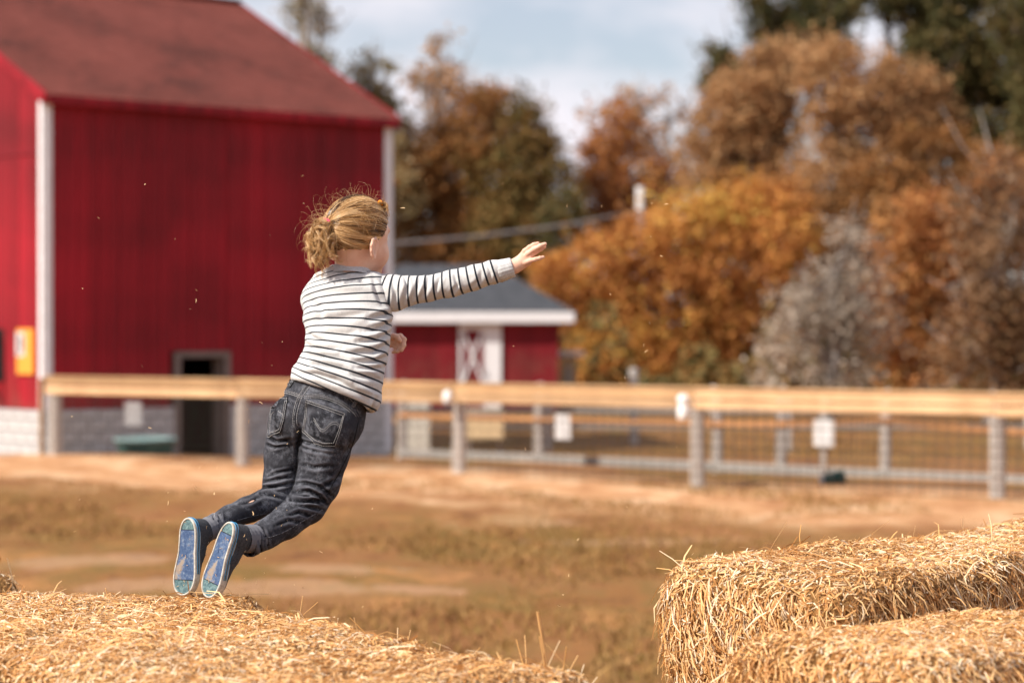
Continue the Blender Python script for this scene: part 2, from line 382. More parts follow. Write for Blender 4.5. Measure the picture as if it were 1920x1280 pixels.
# doorway
fr = MB(); rz = TH
dd = wall_part('door_frame', dt0 - .12, dt0, BZ, DZ + .1, .045, .07, M['door_frame']); wall_part('door_frame', dt1, dt1 + .12, BZ, DZ + .1, .045, .07, M['door_frame'])
wall_part('door_frame', dt0, dt1, DZ, DZ + .1, .045, .07, M['door_frame'])
m = MB(); m.box(bpos(dt1 - .02, .14, (BZ + DZ) / 2), (.04, .26, DZ - BZ), TH, .004); m.obj('door_jamb', M['door_frame'], barn)
# near-black sheet added behind the doorway, its colour painting the interior shade
m = MB(); m.box(bpos((dt0 + dt1) / 2, 3.2, .6), (2.6, .05, 2.6), TH); m.obj('interior_shade_panel', M['dark'], barn)
m = MB(); m.box(bpos(LW / 2, DW / 2, BZ + .05), (LW - .3, DW - .3, .1), TH); m.obj('barn_floor', M['dark'], barn)  # floor coloured near black too, interior shade put into the colour
# roof: deck + shingle courses
OV = .20; RK = .08; SL = math.sqrt(1 + PITCH ** 2); half = DW / 2
def rpos(t, s, up): # s horizontal distance back from the wall plane, up = height above the roof plane
    return bpos(t, s, EZ + PITCH * s + .06) + (Vector((0, 0, 1)) - vv * PITCH).normalized() * up
m = MB()
def slab(m, t0, t1, s0, s1, u0, u1, P_=rpos):
    i = len(m.v); m.v += [tuple(P_(t, s, u)) for u in (u0, u1) for (t, s) in ((t0, s0), (t1, s0), (t1, s1), (t0, s1))]
    m.f += [(i, i + 3, i + 2, i + 1), (i + 4, i + 5, i + 6, i + 7)] + [(i + a, i + (a + 1) % 4, i + 4 + (a + 1) % 4, i + 4 + a) for a in range(4)]
slab(m, -RK, LW + RK, -OV, half, -.10, -.012); m.obj('roof', M['shed_red'], barn)
m = MB(); slab(m, -RK, LW + RK, -OV, half, -.10, 0, lambda t, s, u: bpos(t, DW - s, EZ + PITCH * s + .06 + u)); m.obj('roof', M['shingle'], barn)
m = MB(); cs = .135; s = -OV - .02; r_ = 0
while s < half:
    t = -RK - .02 - (r_ % 3) * .1
    while t < LW + RK:
        w = .3; a, b = max(t, -RK - .02), min(t + w, LW + RK + .02)
        if b - a > .02:
            u = float(g.uniform(0, .006)); i = len(m.v); a += .003; b -= .003; e = s + float(g.uniform(-.006, .006))
            m.v += [tuple(rpos(a, e, .016 + u)), tuple(rpos(b, e, .016 + u)), tuple(rpos(b, s + cs + .02, .002)), tuple(rpos(a, s + cs + .02, .002)), tuple(rpos(a, e, -.01)), tuple(rpos(b, e, -.01))]
            m.f += [(i, i + 1, i + 2, i + 3), (i + 4, i + 5, i + 1, i)]
        t += w
    s += cs; r_ += 1
o = m.obj('shingles', M['shingle'], barn); o['kind'] = 'stuff'
m = MB(); m.beam(rpos(-RK - .03, half, .03), rpos(LW + RK + .03, half, .03), .3, .03); m.obj('ridge_cap', M['shingle'], barn)
m = MB(); a, b = bpos(-RK, -OV - .02, 0), bpos(LW + RK, -OV - .02, 0)
z_ = EZ - PITCH * OV - .02; a.z = b.z = z_; m.beam(a, b, .03, .16); m.obj('fascia', M['red'], barn)
for t in (-RK - .02, LW + RK + .02):
    m = MB(); m.beam(rpos(t, -OV, -.07), rpos(t, half, -.07), .035, .2); m.obj('rake_board', M['red'], barn)
m = MB(); m.box(bpos(LW / 2, -OV / 2, EZ - PITCH * OV - .08), (LW + 2 * RK - .1, OV, .02), TH); m.obj('soffit', M['shed_red'], barn)
# gable window at the picture's edge
w0 = 1.26
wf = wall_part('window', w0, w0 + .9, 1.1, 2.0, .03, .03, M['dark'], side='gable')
for (a, b, c, d) in ((w0 - .09, w0, 1.02, 2.08), (w0 + .9, w0 + .99, 1.02, 2.08), (w0, w0 + .9, 2.0, 2.08), (w0, w0 + .9, 1.02, 1.1)):
    wall_part('window_frame', a, b, c, d, .05, .05, M['door_frame'], side='gable', parent=wf)
# notice boards on the gable (top level things)
def wall_thing(name, label, cat, t0, t1, z0, z1, out, th, mat, side):
    c = bpos((t0 + t1) / 2, -out, (z0 + z1) / 2) if side == 'long' else bpos(-out, (t0 + t1) / 2, (z0 + z1) / 2)
    r = thing(name, c, label, cat); rz = TH if side == 'long' else TH + math.pi / 2
    m = MB(); m.box((0, 0, 0), (t1 - t0, th, z1 - z0), 0, .005); link('panel', m.mesh('panel', mat), r, c, (0, 0, rz)); return r, c, rz
r, c, rz = wall_thing('yellow_sign', 'orange yellow notice board on the barn gable beside the white corner trim', 'sign', .27, .80, 1.24, 2.0, .06, .03, M['yellow'], 'gable')
m = MB(); m.box((.13, .02, .12), (.27, .006, .40), 0, .001); link('paper_sheet', m.mesh('paper_sheet', M['paper']), r, c, (0, 0, rz))
m = MB(); m.box((.10, .0245, .14), (.09, .003, .24), 0, .0); m.box((.16, .0245, -.02), (.12, .003, .03), 0, 0); link('print', m.mesh('print', M['ink']), r, c, (0, 0, rz))

# ---- far red shed with hip roof
SY = 70.0
def sp(px, d=SY): return (px - 960) / F * d
sx0, sx1 = sp(690), sp(1047); SZ = -.5; SH = 2.10
shed = thing('red_shed', ((sx0 + sx1) / 2, SY + 2, SZ), 'small red shed with grey hip roof and white cross braced doors', 'shed')
m = MB(); m.box(((sx0 + sx1) / 2, SY + 2.03, (SZ + SH) / 2), (sx1 - sx0 - .02, 4, SH - SZ)); m.obj('wall', M['shed_red'], shed)
x = sx0; k = 0; dx0, dx1 = sp(861), sp(940)
while x < sx1 - .02:
    x1 = min(x + .2, sx1)
    if not (x1 > dx0 and x < dx1):
        m = MB(); m.box(((x + x1) / 2, SY + .01 - float(g.uniform(0, .012)), (SZ + SH) / 2), (x1 - x - .008, .03, SH - SZ), 0, .004); m.obj('plank', M['shed_red'], shed)
    x = x1
hx = .45; ez = SH + .02; rzr = 3.82; ry = SY + 2.0
def tri_roof(name, pts, n_):
    m = MB(); m.poly(pts); o = m.obj(name, M['grey_shingle'], shed); return o
e = [Vector((sx0 - hx, SY - .35, ez + .30)), Vector((sx1 + hx, SY - .35, ez + .30)), Vector((sx1 + hx, SY + 4.4, ez + .30)), Vector((sx0 - hx, SY + 4.4, ez + .30))]
rA, rB = Vector((sx0 + .8, ry, rzr)), Vector((sp(925, ry), ry, rzr))
tri_roof('roof', [e[0], e[1], rB, rA], 0); tri_roof('roof', [e[1], e[2], rB], 0); tri_roof('roof', [e[2], e[3], rA, rB], 0); tri_roof('roof', [e[3], e[0], rA], 0)
m = MB(); rows = 26                                                       # shingle courses of the front slope
for i in range(rows):
    a0, a1 = i / rows, (i + 1) / rows + .004
    p = [e[0].lerp(rA, a0), e[1].lerp(rB, a0), e[1].lerp(rB, a1), e[0].lerp(rA, a1)]; nn = Vector((0, -.45, .9)); L = (p[1] - p[0]).length; nb = max(1, int(L / .3))
    for j in range(nb):
        f0, f1 = j / nb + .002, (j + 1) / nb - .002; u = .02 + float(g.uniform(0, .008)); m.poly([p[0].lerp(p[1], f0) + nn * u, p[0].lerp(p[1], f1) + nn * u, p[3].lerp(p[2], f1) + nn * .004, p[3].lerp(p[2], f0) + nn * .004])
o = m.obj('shingles', M['grey_shingle'], shed); o['kind'] = 'stuff'
for a, b in ((e[0], e[1]), (e[1], e[2]), (e[3], e[0])):
    m = MB(); dz = Vector((0, 0, -.16)); m.beam(a + dz, b + dz, .04, .30); m.obj('fascia', M['white'], shed)
m = MB(); m.box(((sx0 + sx1) / 2, SY + 2, ez - .02), (sx1 - sx0 + 2 * hx - .1, 4.6, .02)); m.obj('soffit', M['white'], shed)
xm = sp(909); zt = SH - .04
dL = MB().box(((dx0 + xm) / 2, SY - .02, (SZ + zt) / 2), (xm - dx0, .04, zt - SZ), 0, .004).obj('door', M['shed_red'], shed)
for x0, x1, z0, z1 in ((dx0, dx0 + .08, SZ, zt), (xm - .04, xm - .006, SZ, zt), (dx0 + .09, xm - .05, zt - .16, zt), (dx0 + .09, xm - .05, SZ, SZ + .14)):
    MB().box(((x0 + x1) / 2, SY - .06, (z0 + z1) / 2), (x1 - x0, .03, z1 - z0), 0, .003).obj('door_rail', M['white'], dL)
for s_ in (0, 1):
    a = Vector((dx0 + .09, SY - .075 - .012 * s_, .35)); b = Vector((xm - .05, SY - .075 - .012 * s_, zt - .14))
    if s_: a.x, b.x = b.x, a.x
    MB().beam(a, b, .015, .075).obj('cross_brace', M['white'], dL)
dR = MB().box(((xm + dx1) / 2, SY - .03, (SZ + zt) / 2), (dx1 - xm, .05, zt - SZ), 0, .004).obj('door', M['white'], shed)
MB().box((xm + .06, SY - .07, .6), (.03, .03, .18), 0, .005).obj('handle', M['ink'], dR)
for x in (sx1 - .06,): MB().box((x, SY - .03, (SZ + SH) / 2), (.12, .04, SH - SZ), 0, .004).obj('corner_trim', M['shed_red'], shed)
# cream hut right of it
hx0, hx1 = sp(1052, 74), sp(1080, 74)
hut = thing('cream_hut', ((hx0 + hx1) / 2, 74.3, -.4), 'narrow cream hut with white top just right of the red shed', 'hut')
MB().box(((hx0 + hx1) / 2, 74.3, .3), (hx1 - hx0, .6, 1.5), 0, .01).obj('wall', M['cream'], hut)
MB().box(((hx0 + hx1) / 2 + .08, 74.3, 1.15), (hx1 - hx0 + .35, .9, .16), 0, .02).obj('roof', M['white'], hut)
MB().box(((hx0 + hx1) / 2, 73.98, .3), (.22, .03, .9), 0, .004).obj('door', M['board'], hut)

# ================================================================== FENCES
def board_obj(name, a, b, h, th, mat, parent, bev=.006):
    a, b = Vector(a), Vector(b); L = (b - a).length; m = MB(); m.box((0, 0, 0), (L, th, h), 0, bev)
    e = (b - a).to_track_quat('X', 'Z').to_euler(); return link(name, m.mesh(name, mat), parent, (a + b) / 2, e)
def post_mesh(name, w, d, h, mat, seed):
    m = MB(); g = random.Random(seed); n = 10; pts = [(0, 0, -.25), (0, 0, 0), (g.uniform(-.01, .01), 0, h * .5), (g.uniform(-.012, .012), 0, h - .02), (0, 0, h)]
    m.tube(pts, [w / 2, w / 2 * 1.04, w / 2, w / 2 * .97, w / 2 * .9], n); me = m.mesh(name, mat, False); return me
def wires(a, b, z0, z1, dv, dh, parent, r=.006):
    a, b = Vector(a), Vector(b); L = (b - a).length; m = MB(); k = int(L / dv)
    for i in range(k + 1):
        p = a.lerp(b, i / k); m.tube([(p.x, p.y, p.z + z0), (p.x, p.y, p.z + z1)], r, 3, False)
    j = z0
    while j <= z1 + .001:
        m.tube([(a.x, a.y, a.z + j), (b.x, b.y, b.z + j)], r, 3, False); j += dh
    o = m.obj('wire_mesh', M['wire'], parent); o['kind'] = 'stuff'; return o
def gp(x, y): return Vector((x, y, ground_z(x, y)))
fence = thing('paddock_fence', gp(*fp(853)), 'long front fence of grey posts, pale double top rails and wire mesh', 'fence')
FPX = [95, 447, 853, 1302, 1865, 2420]
pts = [gp(*fp(p)) for p in FPX]; FH = 1.26
nrm3 = Vector((FNRM.x, FNRM.y, 0))
for i, p in enumerate(pts):
    w = .19 if i else .2
    link('post', post_mesh('post', w, w, FH - .0, M['post'], i), fence, p - nrm3 * .09)
for i in range(len(pts) - 1):
    a, b = pts[i], pts[i + 1]; z = Vector((0, 0, 1))
    if i == 0: a = a - Vector((FDIR.x, FDIR.y, 0)) * .12
    d = Vector((FDIR.x, FDIR.y, 0)) * .004
    board_obj('rail', a + d + z * (FH - .075), b - d + z * (FH - .075), .11, .04, M['rail'] if i > 2 else M['cap'], fence)
    board_obj('rail', a + d + z * (FH - .20 + random.uniform(-.012, .012)), b - d + z * (FH - .20 + random.uniform(-.012, .012)), .11, .04, M['rail'], fence)
    board_obj('cap_board', a + d + z * FH - nrm3 * .06, b - d + z * FH - nrm3 * .06, .04, .2, M['cap'], fence)
    wires(pts[i] - nrm3 * .0 + nrm3 * .03, pts[i + 1] + nrm3 * .03, .03, FH - .26, .15, .125, fence)
# boards closing the corner
a = pts[0] - Vector((FDIR.x, FDIR.y, 0)) * .21
board_obj('corner_board', a + Vector((0, 0, -.1)), a + Vector((0, 0, FH - .02)), .04, .16, M['post_brown'], fence)
# second fence, 3.5 m behind
gA, gB = (-2.02, 38.2), (6.60, 31.15); f2 = fence_line(gA, gB); D2 = Vector((gB[0] - gA[0], gB[1] - gA[1], 0)).normalized(); N2 = Vector((D2.y, -D2.x, 0))
pen = thing('pen_fence', gp(*f2(1338)), 'inner pen fence behind the paddock fence, grey base board and orange middle rail', 'fence')
PPX = [748, 1005, 1338, 1458, 1655, 1960, 2300]; pp = [gp(*f2(p)) for p in PPX]
for i, p in enumerate(pp): link('post', post_mesh('post', .15, .15, 1.2, M['post'], 20 + i), pen, p - N2 * .07)
sag = [.0, -.02, .0, .04, .12, .02, .0]
for i in range(len(pp) - 1):
    a, b = pp[i], pp[i + 1]; z = Vector((0, 0, 1)); d = D2 * .004
    board_obj('rail', a + d + z * 1.12, b - d + z * 1.12, .10, .04, M['rail'], pen)
    if i >= 0: board_obj('middle_rail', a + d + z * (.66 + sag[i]), b - d + z * (.66 + sag[i + 1]), .085, .035, M['orange_rail'], pen)
    board_obj('base_board', a + d + z * .07, b - d + z * .07, .13, .05, M['curb'], pen)
    wires(a + N2 * .03, b + N2 * .03, .2, 1.04, .16, .14, pen)
# third, far fence of the pens
hA, hB = (-3.6, 46.0), (11.0, 46.0); far = thing('far_pen_fence', gp(2, 46), 'low far fence of thin rails across the back of the pens', 'fence')
for i in range(4):
    a, b = gp(-3.9 + i * 4.6, 46 + i * .1), gp(-3.9 + (i + 1) * 4.6, 46.1 + i * .1); z = Vector((0, 0, 1))
    link('post', post_mesh('post', .12, .12, 1.14, M['post'], 40 + i), far, a)
    for h in (1.10, .80, .50): board_obj('rail', a + z * h, b + z * h, .1, .03, M['cap'] if h > 1 else M['curb'], far)
# things on and about the fences
def jug(loc, label, s=1.0, tilt=0):
    r = thing('plastic_jug', loc, label, 'jug', 'white jugs hung on the fence posts'); Mx = Matrix.Rotation(tilt, 3, 'Y')
    m = MB(); m.lathe([(0, 0), (.07 * s, 0), (.085 * s, .02 * s), (.088 * s, .14 * s), (.075 * s, .19 * s), (.055 * s, .215 * s), (.075 * s, .24 * s), (.088 * s, .27 * s), (.085 * s, .33 * s), (.05 * s, .365 * s), (.0, .37 * s)], loc, 20, Mx)
    m.obj('bottle', M['jug'], r, True); m = MB(); c = Vector(loc)
    m.tube([c + Mx @ Vector((.08 * s, 0, .1 * s)), c + Mx @ Vector((.13 * s, 0, .12 * s)), c + Mx @ Vector((.13 * s, 0, .2 * s)), c + Mx @ Vector((.08 * s, 0, .23 * s))], .012 * s, 8); m.obj('handle', M['jug'], r, True); return r
c = P(1281, 786, pts[3].y - .25); jug(c, 'white plastic jug hung at the top of the second post from the right', .86)
c = P(839, 762, pts[2].y - .15); r = thing('lantern', c, 'small pale lantern with dark base on the middle fence post', 'lantern')
MB().lathe([(0, .0), (.05, .0), (.055, .03), (.04, .05)], c, 16).obj('base', M['ink'], r, True)
MB().lathe([(.04, .05), (.06, .08), (.065, .15), (.05, .20), (.02, .22), (0, .22)], c, 16).obj('globe', M['jug'], r, True)
def sheet(name, label, px, py, d, w, h, mat, rot=0, tilt=0, cat='sign'):
    c = P(px, py, d); r = thing(name, c, label, cat); Mx = Matrix.Rotation(rot, 3, 'Z') @ Matrix.Rotation(tilt, 3, 'X')
    MB().box(c, (w, .012, h), 0, .002, Mx).obj('panel', mat, r); return r, c, Mx
sheet('notice_sheet', 'white notice sheet fixed to the barn foundation left of the doorway', 250, 775, 39.0, .27, .38, M['paper'], TH * .2)
r, c, Mx = sheet('notice_sheet', 'white notice sheet hung low on the inner pen wire', 1055, 800, 35.3, .27, .36, M['paper'], FROT, R(3))
r, c, Mx = sheet('feeder_box', 'pale grey box sign on a short post between two pen posts', 1545, 812, 32.9, .30, .36, M['paper'], FROT, 0)
MB().box(c + Vector((0, .08, 0)), (.26, .1, .32), FROT, .01).obj('box', M['board'], r)
g0 = gp(c.x, c.y + .1); MB().beam((c.x, c.y + .1, g0.z - .1), (c.x, c.y + .1, c.z + .35), .07, .07).obj('post', M['post'], r)
for px, py, w, h, mt, lab, an in ((782, 800, .42, .80, M['board'], 'grey leaning board panel in the pen beside the barn', R(-12)), (908, 795, .62, .5, M['cream'], 'cream board standing in the pen right of the middle post', R(-6))):
    r, c, Mx = sheet('leaning_board', lab, px, py, 39.5, w, h, mt, 0, an, 'board'); 
    MB().box(c + Mx @ Vector((0, -.02, h * .35)), (w, .03, .06), 0, .003, Mx).obj('batten', M['curb'], r)
    z0 = ground_z(c.x, c.y); MB().beam((c.x - w * .4, c.y + .25, z0 - .05), c + Mx @ Vector((-w * .4, .03, h * .3)), .04, .04).obj('prop', M['post'], r)
    MB().beam((c.x + w * .4, c.y + .25, z0 - .05), c + Mx @ Vector((w * .4, .03, h * .3)), .04, .04).obj('prop', M['post'], r)
# stock tub
c = P(273, 856, 39.0); r = thing('stock_tub', c, 'teal green stock tub on the ground beside the barn doorway', 'tub')
MB().lathe([(0, .0), (.40, 0), (.43, .02), (.47, .24), (.49, .26)], c, 32).obj('basin', M['tub'], r, True)
MB().lathe([(.49, .255), (.515, .26), (.515, .30), (.48, .31), (.455, .27), (.44, .12), (0, .10)], c, 32).obj('rim', M['tub_rim'], r, True)
# green canister lying by the pen fence
c = P(1560, 905, 31.2); c.z = .085; r = thing('feed_bucket', c, 'small dark green bucket with pale lid lying on its side by the pen fence', 'bucket')
Mx = Matrix.Rotation(R(78), 3, 'Y') @ Matrix.Identity(3)
MB().lathe([(0, -.12), (.072, -.12), (.08, -.10), (.088, .14), (.095, .15), (.095, .17), (.08, .17)], c, 22, Mx).obj('pail', M['green'], r, True)
MB().lathe([(0, .0), (.085, .0), (.095, .01), (.095, .03), (.085, .035), (0, .03)], c + Mx @ Vector((0, 0, -.155)), 22, Mx).obj('lid', M['paper'], r, True)

# ---- utility pole and cable
def upole(px, py, d, label):
    t = P(px, py, d); b = gp(t.x, t.y); r = thing('utility_pole', b, label, 'pole')
    MB().tube([b - Vector((0, 0, .3)), t], [.17, .14], 12).obj('pole', M['pole'], r, True)
    MB().beam(t + Vector((-.5, 0, -1.0)), t + Vector((.5, 0, -1.0)), .1, .1).obj('crossarm', M['bark'], r); return t
t = upole(1200, 350, 86, 'pale utility pole top rising behind the orange yellow tree')
cb = [P(600, 468, 60), P(740, 457, 62), P(900, 443, 66), P(1060, 422, 70), t + Vector((0, 0, -.85)), P(1350, 402, 86), P(1500, 408, 86), P(1700, 416, 79), P(1990, 415, 80)]
o = MB().tube(cb, .036, 6).obj('overhead_cable', M['cable']); tag(o, 'grey overhead cable crossing in front of the trees to the pole', 'cable')
c = P(1188, 712, 48); r = thing('marker_post', gp(c.x, c.y), 'short pale post standing just above the top rail', 'post')
b = gp(c.x, c.y); MB().tube([b - Vector((0, 0, .2)), P(1188, 694, 48)], .09, 10).obj('post', M['post'], r); MB().lathe([(0, .03), (.09, .0), (.1, -.03)], P(1188, 692, 48), 10).obj('cap', M['pole'], r)
# ================================================================== TREES
def leaf_mat(name, stops, trans=.25):
    q = N(name); t = q.attr('tone'); c = q.ramp(t, stops); q.col(c, .75)
    tr = q.n('BsdfTranslucent'); q.l(c, tr.inputs[0]); ms = q.n('MixShader'); ms.inputs[0].default_value = trans
    q.l(q.b.outputs[0], ms.inputs[1]); q.l(tr.outputs[0], ms.inputs[2]); q.l(ms.outputs[0], q.out.inputs[0]); return q.m
L_ = {
 'brown': leaf_mat('brown_autumn_leaves', [(0, (.12, .06, .02)), (.35, (.26, .12, .04)), (.7, (.42, .18, .055)), (1, (.20, .135, .04))]),
 'olive': leaf_mat('olive_brown_leaves', [(0, (.06, .055, .018)), (.4, (.17, .12, .038)), (.75, (.32, .17, .055)), (1, (.13, .12, .038))]),
 'sage': leaf_mat('sage_leaves', [(0, (.13, .11, .055)), (.5, (.30, .23, .11)), (.8, (.42, .28, .14)), (1, (.36, .32, .20))]),
 'dark': leaf_mat('dark_green_leaves', [(0, (.04, .045, .016)), (.5, (.10, .085, .028)), (.8, (.20, .125, .042)), (1, (.08, .085, .028))]),
 'tan': leaf_mat('tan_leaves', [(0, (.20, .115, .05)), (.4, (.42, .225, .10)), (.75, (.56, .31, .14)), (1, (.40, .26, .13))]),
 'yellow': leaf_mat('orange_yellow_leaves', [(0, (.31, .125, .04)), (.35, (.52, .21, .06)), (.7, (.64, .31, .075)), (1, (.60, .42, .10))]),
 'orange': leaf_mat('rusty_orange_leaves', [(0, (.24, .09, .035)), (.4, (.43, .17, .055)), (.75, (.52, .25, .08)), (1, (.36, .21, .09))]),
 'grey': leaf_mat('pale_grey_leaves', [(0, (.18, .14, .10)), (.5, (.42, .34, .27)), (.8, (.58, .49, .41)), (1, (.42, .25, .13))]),
 'greytan': leaf_mat('grey_tan_leaves', [(0, (.09, .055, .025)), (.4, (.25, .13, .06)), (.7, (.30, .20, .125)), (1, (.36, .15, .05))]),
}
def tree(name, label, cat, d, trunk_px, blobs, mat, leaf=.26, dens=1.0, group=None, bark='bark', seed=1, clump=.62, gap=.0, tall=None):
    """blobs: (px, py, rx_px, ry_px) at distance d; crown from clumps of leaf quads spread through every blob"""
    g = np.random.default_rng(seed); u = d / F
    c0 = P(trunk_px, 700, d); base = gp(c0.x, c0.y); r = thing(name, base, label, cat, group)
    Vs, tones = [], []; tips = []
    for (px, py, rx, ry) in blobs:
        rx, ry = rx * 1.1, ry * 1.08; c = A(P(px, py, d + g.uniform(-.8, .8))); rad = A((rx * u, max(rx, ry) * u * .8, ry * u)); vol = rx * ry * u * u
        nc = max(8, int(26 * vol / clump ** 1.4 * dens)); tips.append(c)
        v = g.normal(size=(nc, 3)); v /= np.linalg.norm(v, axis=1)[:, None]; rr = g.uniform(.2, 1.1, nc) ** .6 + np.abs(g.normal(0, .1, nc))
        cc = c + v * rad * rr[:, None]
        for q_ in cc:
            if gap and noise.noise(Vector(q_) * .55) < -gap: continue
            nl = int(40 * g.uniform(.5, 1.4)); s = clump * g.uniform(.3, .62)
            p = q_ + g.normal(0, 1, (nl, 3)) * A((s, s, s * .85)) * .85
            a = g.normal(size=(nl, 3)) + A((0, 0, .6)); a /= np.linalg.norm(a, axis=1)[:, None]; b = np.cross(a, g.normal(size=(nl, 3))); b /= np.linalg.norm(b, axis=1)[:, None]; e = np.cross(a, b)
            L = leaf * g.uniform(.45, 1.1, nl)[:, None] * .41
            Vs.append(np.stack([p - b * L, p - e * L * .62, p + b * L * 1.1, p + e * L * .62], 1).reshape(-1, 3))
            tone = np.clip(g.uniform(0, 1) * .45 + .28 + .45 * noise.noise(Vector(q_) * .42) + g.normal(0, .2, nl), 0, 1); tones.append(tone.repeat(4))
    V = np.concatenate(Vs); T = np.concatenate(tones)
    world_obj('crown', V, np.arange(len(V)).reshape(-1, 4), mat, r, False, {'tone': T})
    m = MB(); top = sorted(blobs, key=lambda b: b[1])[0]; tp = P(top[0], top[1], d); h = tp.z - base.z; tr = .10 + h * .016
    pts = [base - Vector((0, 0, .3)), base + Vector((0, 0, .1)), base.lerp(tp, .3) + Vector((.1, 0, 0)), base.lerp(tp, .6) + Vector((-.1, .1, 0)), base.lerp(tp, .98)]
    m.tube(pts, [tr * 1.5, tr * 1.15, tr * .9, tr * .6, tr * .15], 9); o = m.obj('trunk', M[bark], r, True)
    m = MB(); ax = base.lerp(tp, .3)
    for t_ in tips:
        t_ = Vector(t_); s0 = base.lerp(tp, min(.85, max(.18, (t_.z - base.z) / max(h, .1) * .6))); mid = s0.lerp(t_, .55) + Vector((g.normal(0, .2), g.normal(0, .2), .25))
        m.tube([s0, mid, t_, t_ + (t_ - mid) * .6], [tr * .5, tr * .3, tr * .15, .01], 6)
        for k in range(5):
            e_ = t_ + Vector(g.normal(0, 1, 3)) * .8; m.tube([mid.lerp(t_, g.uniform(.2, .9)), mid.lerp(e_, .7), e_ + Vector((0, 0, .3))], [tr * .16, tr * .1, .008], 4)
    m.obj('limbs', M[bark], r, True); return r
B = 'autumn trees behind the pens'
tree('slender_tree', 'thin grey green tree rising above the barn roof at left', 'tree', 88, 590, [(585, 70, 26, 45), (600, 30, 18, 30), (560, 25, 16, 25), (600, 125, 22, 30), (575, -20, 22, 30)], L_['sage'], .26, .42, B, 'pale_bark', 1)
tree('autumn_tree', 'brown green tree just right of the barn roof edge', 'tree', 90, 690, [(690, 170, 42, 42), (700, 125, 26, 26), (720, 240, 40, 60), (665, 215, 30, 40), (740, 330, 50, 90), (700, 420, 60, 70)], L_['sage'], .28, .7, B, 'bark', 2)
tree('autumn_tree', 'tall loose light brown tree with sky gaps behind the brown pair', 'tree', 96, 815, [(820, 115, 42, 40), (790, 170, 42, 50), (860, 170, 48, 50), (830, 230, 60, 50), (780, 250, 35, 55), (905, 190, 30, 45)], L_['tan'], .30, .42, B, 'pale_bark', 3, gap=.12)
tree('autumn_tree', 'broad dark brown tree beside the barn corner', 'tree', 90, 830, [(830, 330, 85, 90), (900, 250, 65, 75), (800, 430, 80, 85), (880, 420, 80, 90), (770, 330, 45, 70), (850, 520, 110, 50), (780, 560, 60, 60), (920, 190, 30, 30)], L_['brown'], .27, .95, B, 'bark', 4)
tree('autumn_tree', 'dark brown pointed tree left of the gap of sky', 'tree', 89, 980, [(985, 250, 50, 60), (985, 200, 24, 30), (960, 340, 75, 80), (1010, 350, 60, 90), (980, 440, 90, 80), (930, 460, 60, 60), (1000, 520, 80, 50)], L_['olive'], .27, .95, B, 'bark', 5)
tree('autumn_tree', 'rusty tree behind the utility pole with thin see through right side', 'tree', 92, 1160, [(1150, 260, 55, 65), (1180, 330, 80, 60), (1130, 360, 50, 80), (1230, 350, 50, 40), (1150, 420, 70, 60)], L_['orange'], .27, .85, B, 'bark', 6)
tree('autumn_tree', 'sparse pale twiggy tree between the rusty tree and the tall tan trees', 'tree', 98, 1240, [(1200, 185, 40, 28), (1250, 215, 48, 40), (1290, 260, 45, 60), (1220, 250, 40, 30), (1290, 340, 50, 45)], L_['tan'], .24, .45, B, 'pale_bark', 7, gap=.1)
tree('tall_tree', 'tall dark green tree behind the tan willow trees', 'tree', 100, 1440, [(1370, 150, 48, 42), (1400, 210, 60, 60), (1450, 60, 50, 60), (1520, 30, 60, 50), (1470, 110, 70, 50), (1560, 80, 40, 50), (1350, 110, 25, 25), (1440, 0, 50, 40), (1560, 0, 50, 40), (1500, 90, 60, 60)], L_['dark'], .32, .85, B, 'bark', 8, gap=.3)
tree('tall_tree', 'very tall dark tree at the top right corner', 'tree', 92, 1760, [(1700, 30, 55, 55), (1760, 90, 55, 70), (1730, 160, 60, 60), (1830, 40, 50, 60), (1800, 200, 70, 60), (1850, 260, 60, 60), (1860, 130, 50, 70), (1660, 0, 50, 40), (1780, 0, 60, 50), (1880, 320, 60, 60), (1790, 130, 60, 60), (1900, 220, 60, 70)], L_['dark'], .32, 1.0, B, 'bark', 9, gap=.3)
tree('tall_tree', 'dark tree cut by the right edge of the view', 'tree', 88, 1930, [(1920, 60, 45, 70), (1950, 160, 60, 90), (1960, 280, 60, 90), (1900, 20, 40, 40), (1980, 0, 60, 90)], L_['dark'], .30, .8, B, 'bark', 10)
tree('willow_tree', 'tall brown tree left in the tan group at right', 'tree', 86, 1400, [(1390, 200, 60, 75), (1440, 160, 50, 75), (1370, 280, 75, 75), (1440, 290, 70, 90), (1350, 340, 60, 50), (1450, 370, 75, 55), (1480, 120, 35, 50)], L_['tan'], .27, .8, B, 'bark', 11)
tree('willow_tree', 'broad feathery tan tree in the middle of the right hand group', 'tree', 82, 1640, [(1550, 150, 45, 75), (1620, 170, 65, 70), (1700, 190, 65, 75), (1590, 260, 80, 80), (1690, 290, 75, 75), (1740, 240, 55, 70), (1560, 340, 75, 55)], L_['tan'], .26, .9, B, 'bark', 12)
tree('willow_tree', 'brown shaded tree behind the rusty bushes on the right', 'tree', 80, 1760, [(1760, 310, 80, 70), (1700, 370, 80, 50), (1840, 330, 60, 60), (1640, 370, 60, 60)], L_['brown'], .26, .9, B, 'bark', 13)
tree('orange_tree', 'bright orange and yellow round tree to the right of the red shed', 'tree', 79, 1290, [(1380, 400, 70, 60), (1450, 400, 55, 55), (1290, 440, 90, 65), (1200, 470, 80, 55), (1120, 510, 80, 55), (1060, 530, 60, 40), (1380, 500, 100, 75), (1250, 560, 110, 75), (1140, 600, 80, 70), (1340, 620, 100, 75), (1200, 670, 110, 50), (1420, 580, 70, 60), (1110, 680, 55, 40), (1400, 680, 70, 40), (1470, 470, 50, 60), (1300, 690, 100, 40)], L_['yellow'], .26, 1.25, B, 'bark', 14, clump=.7)
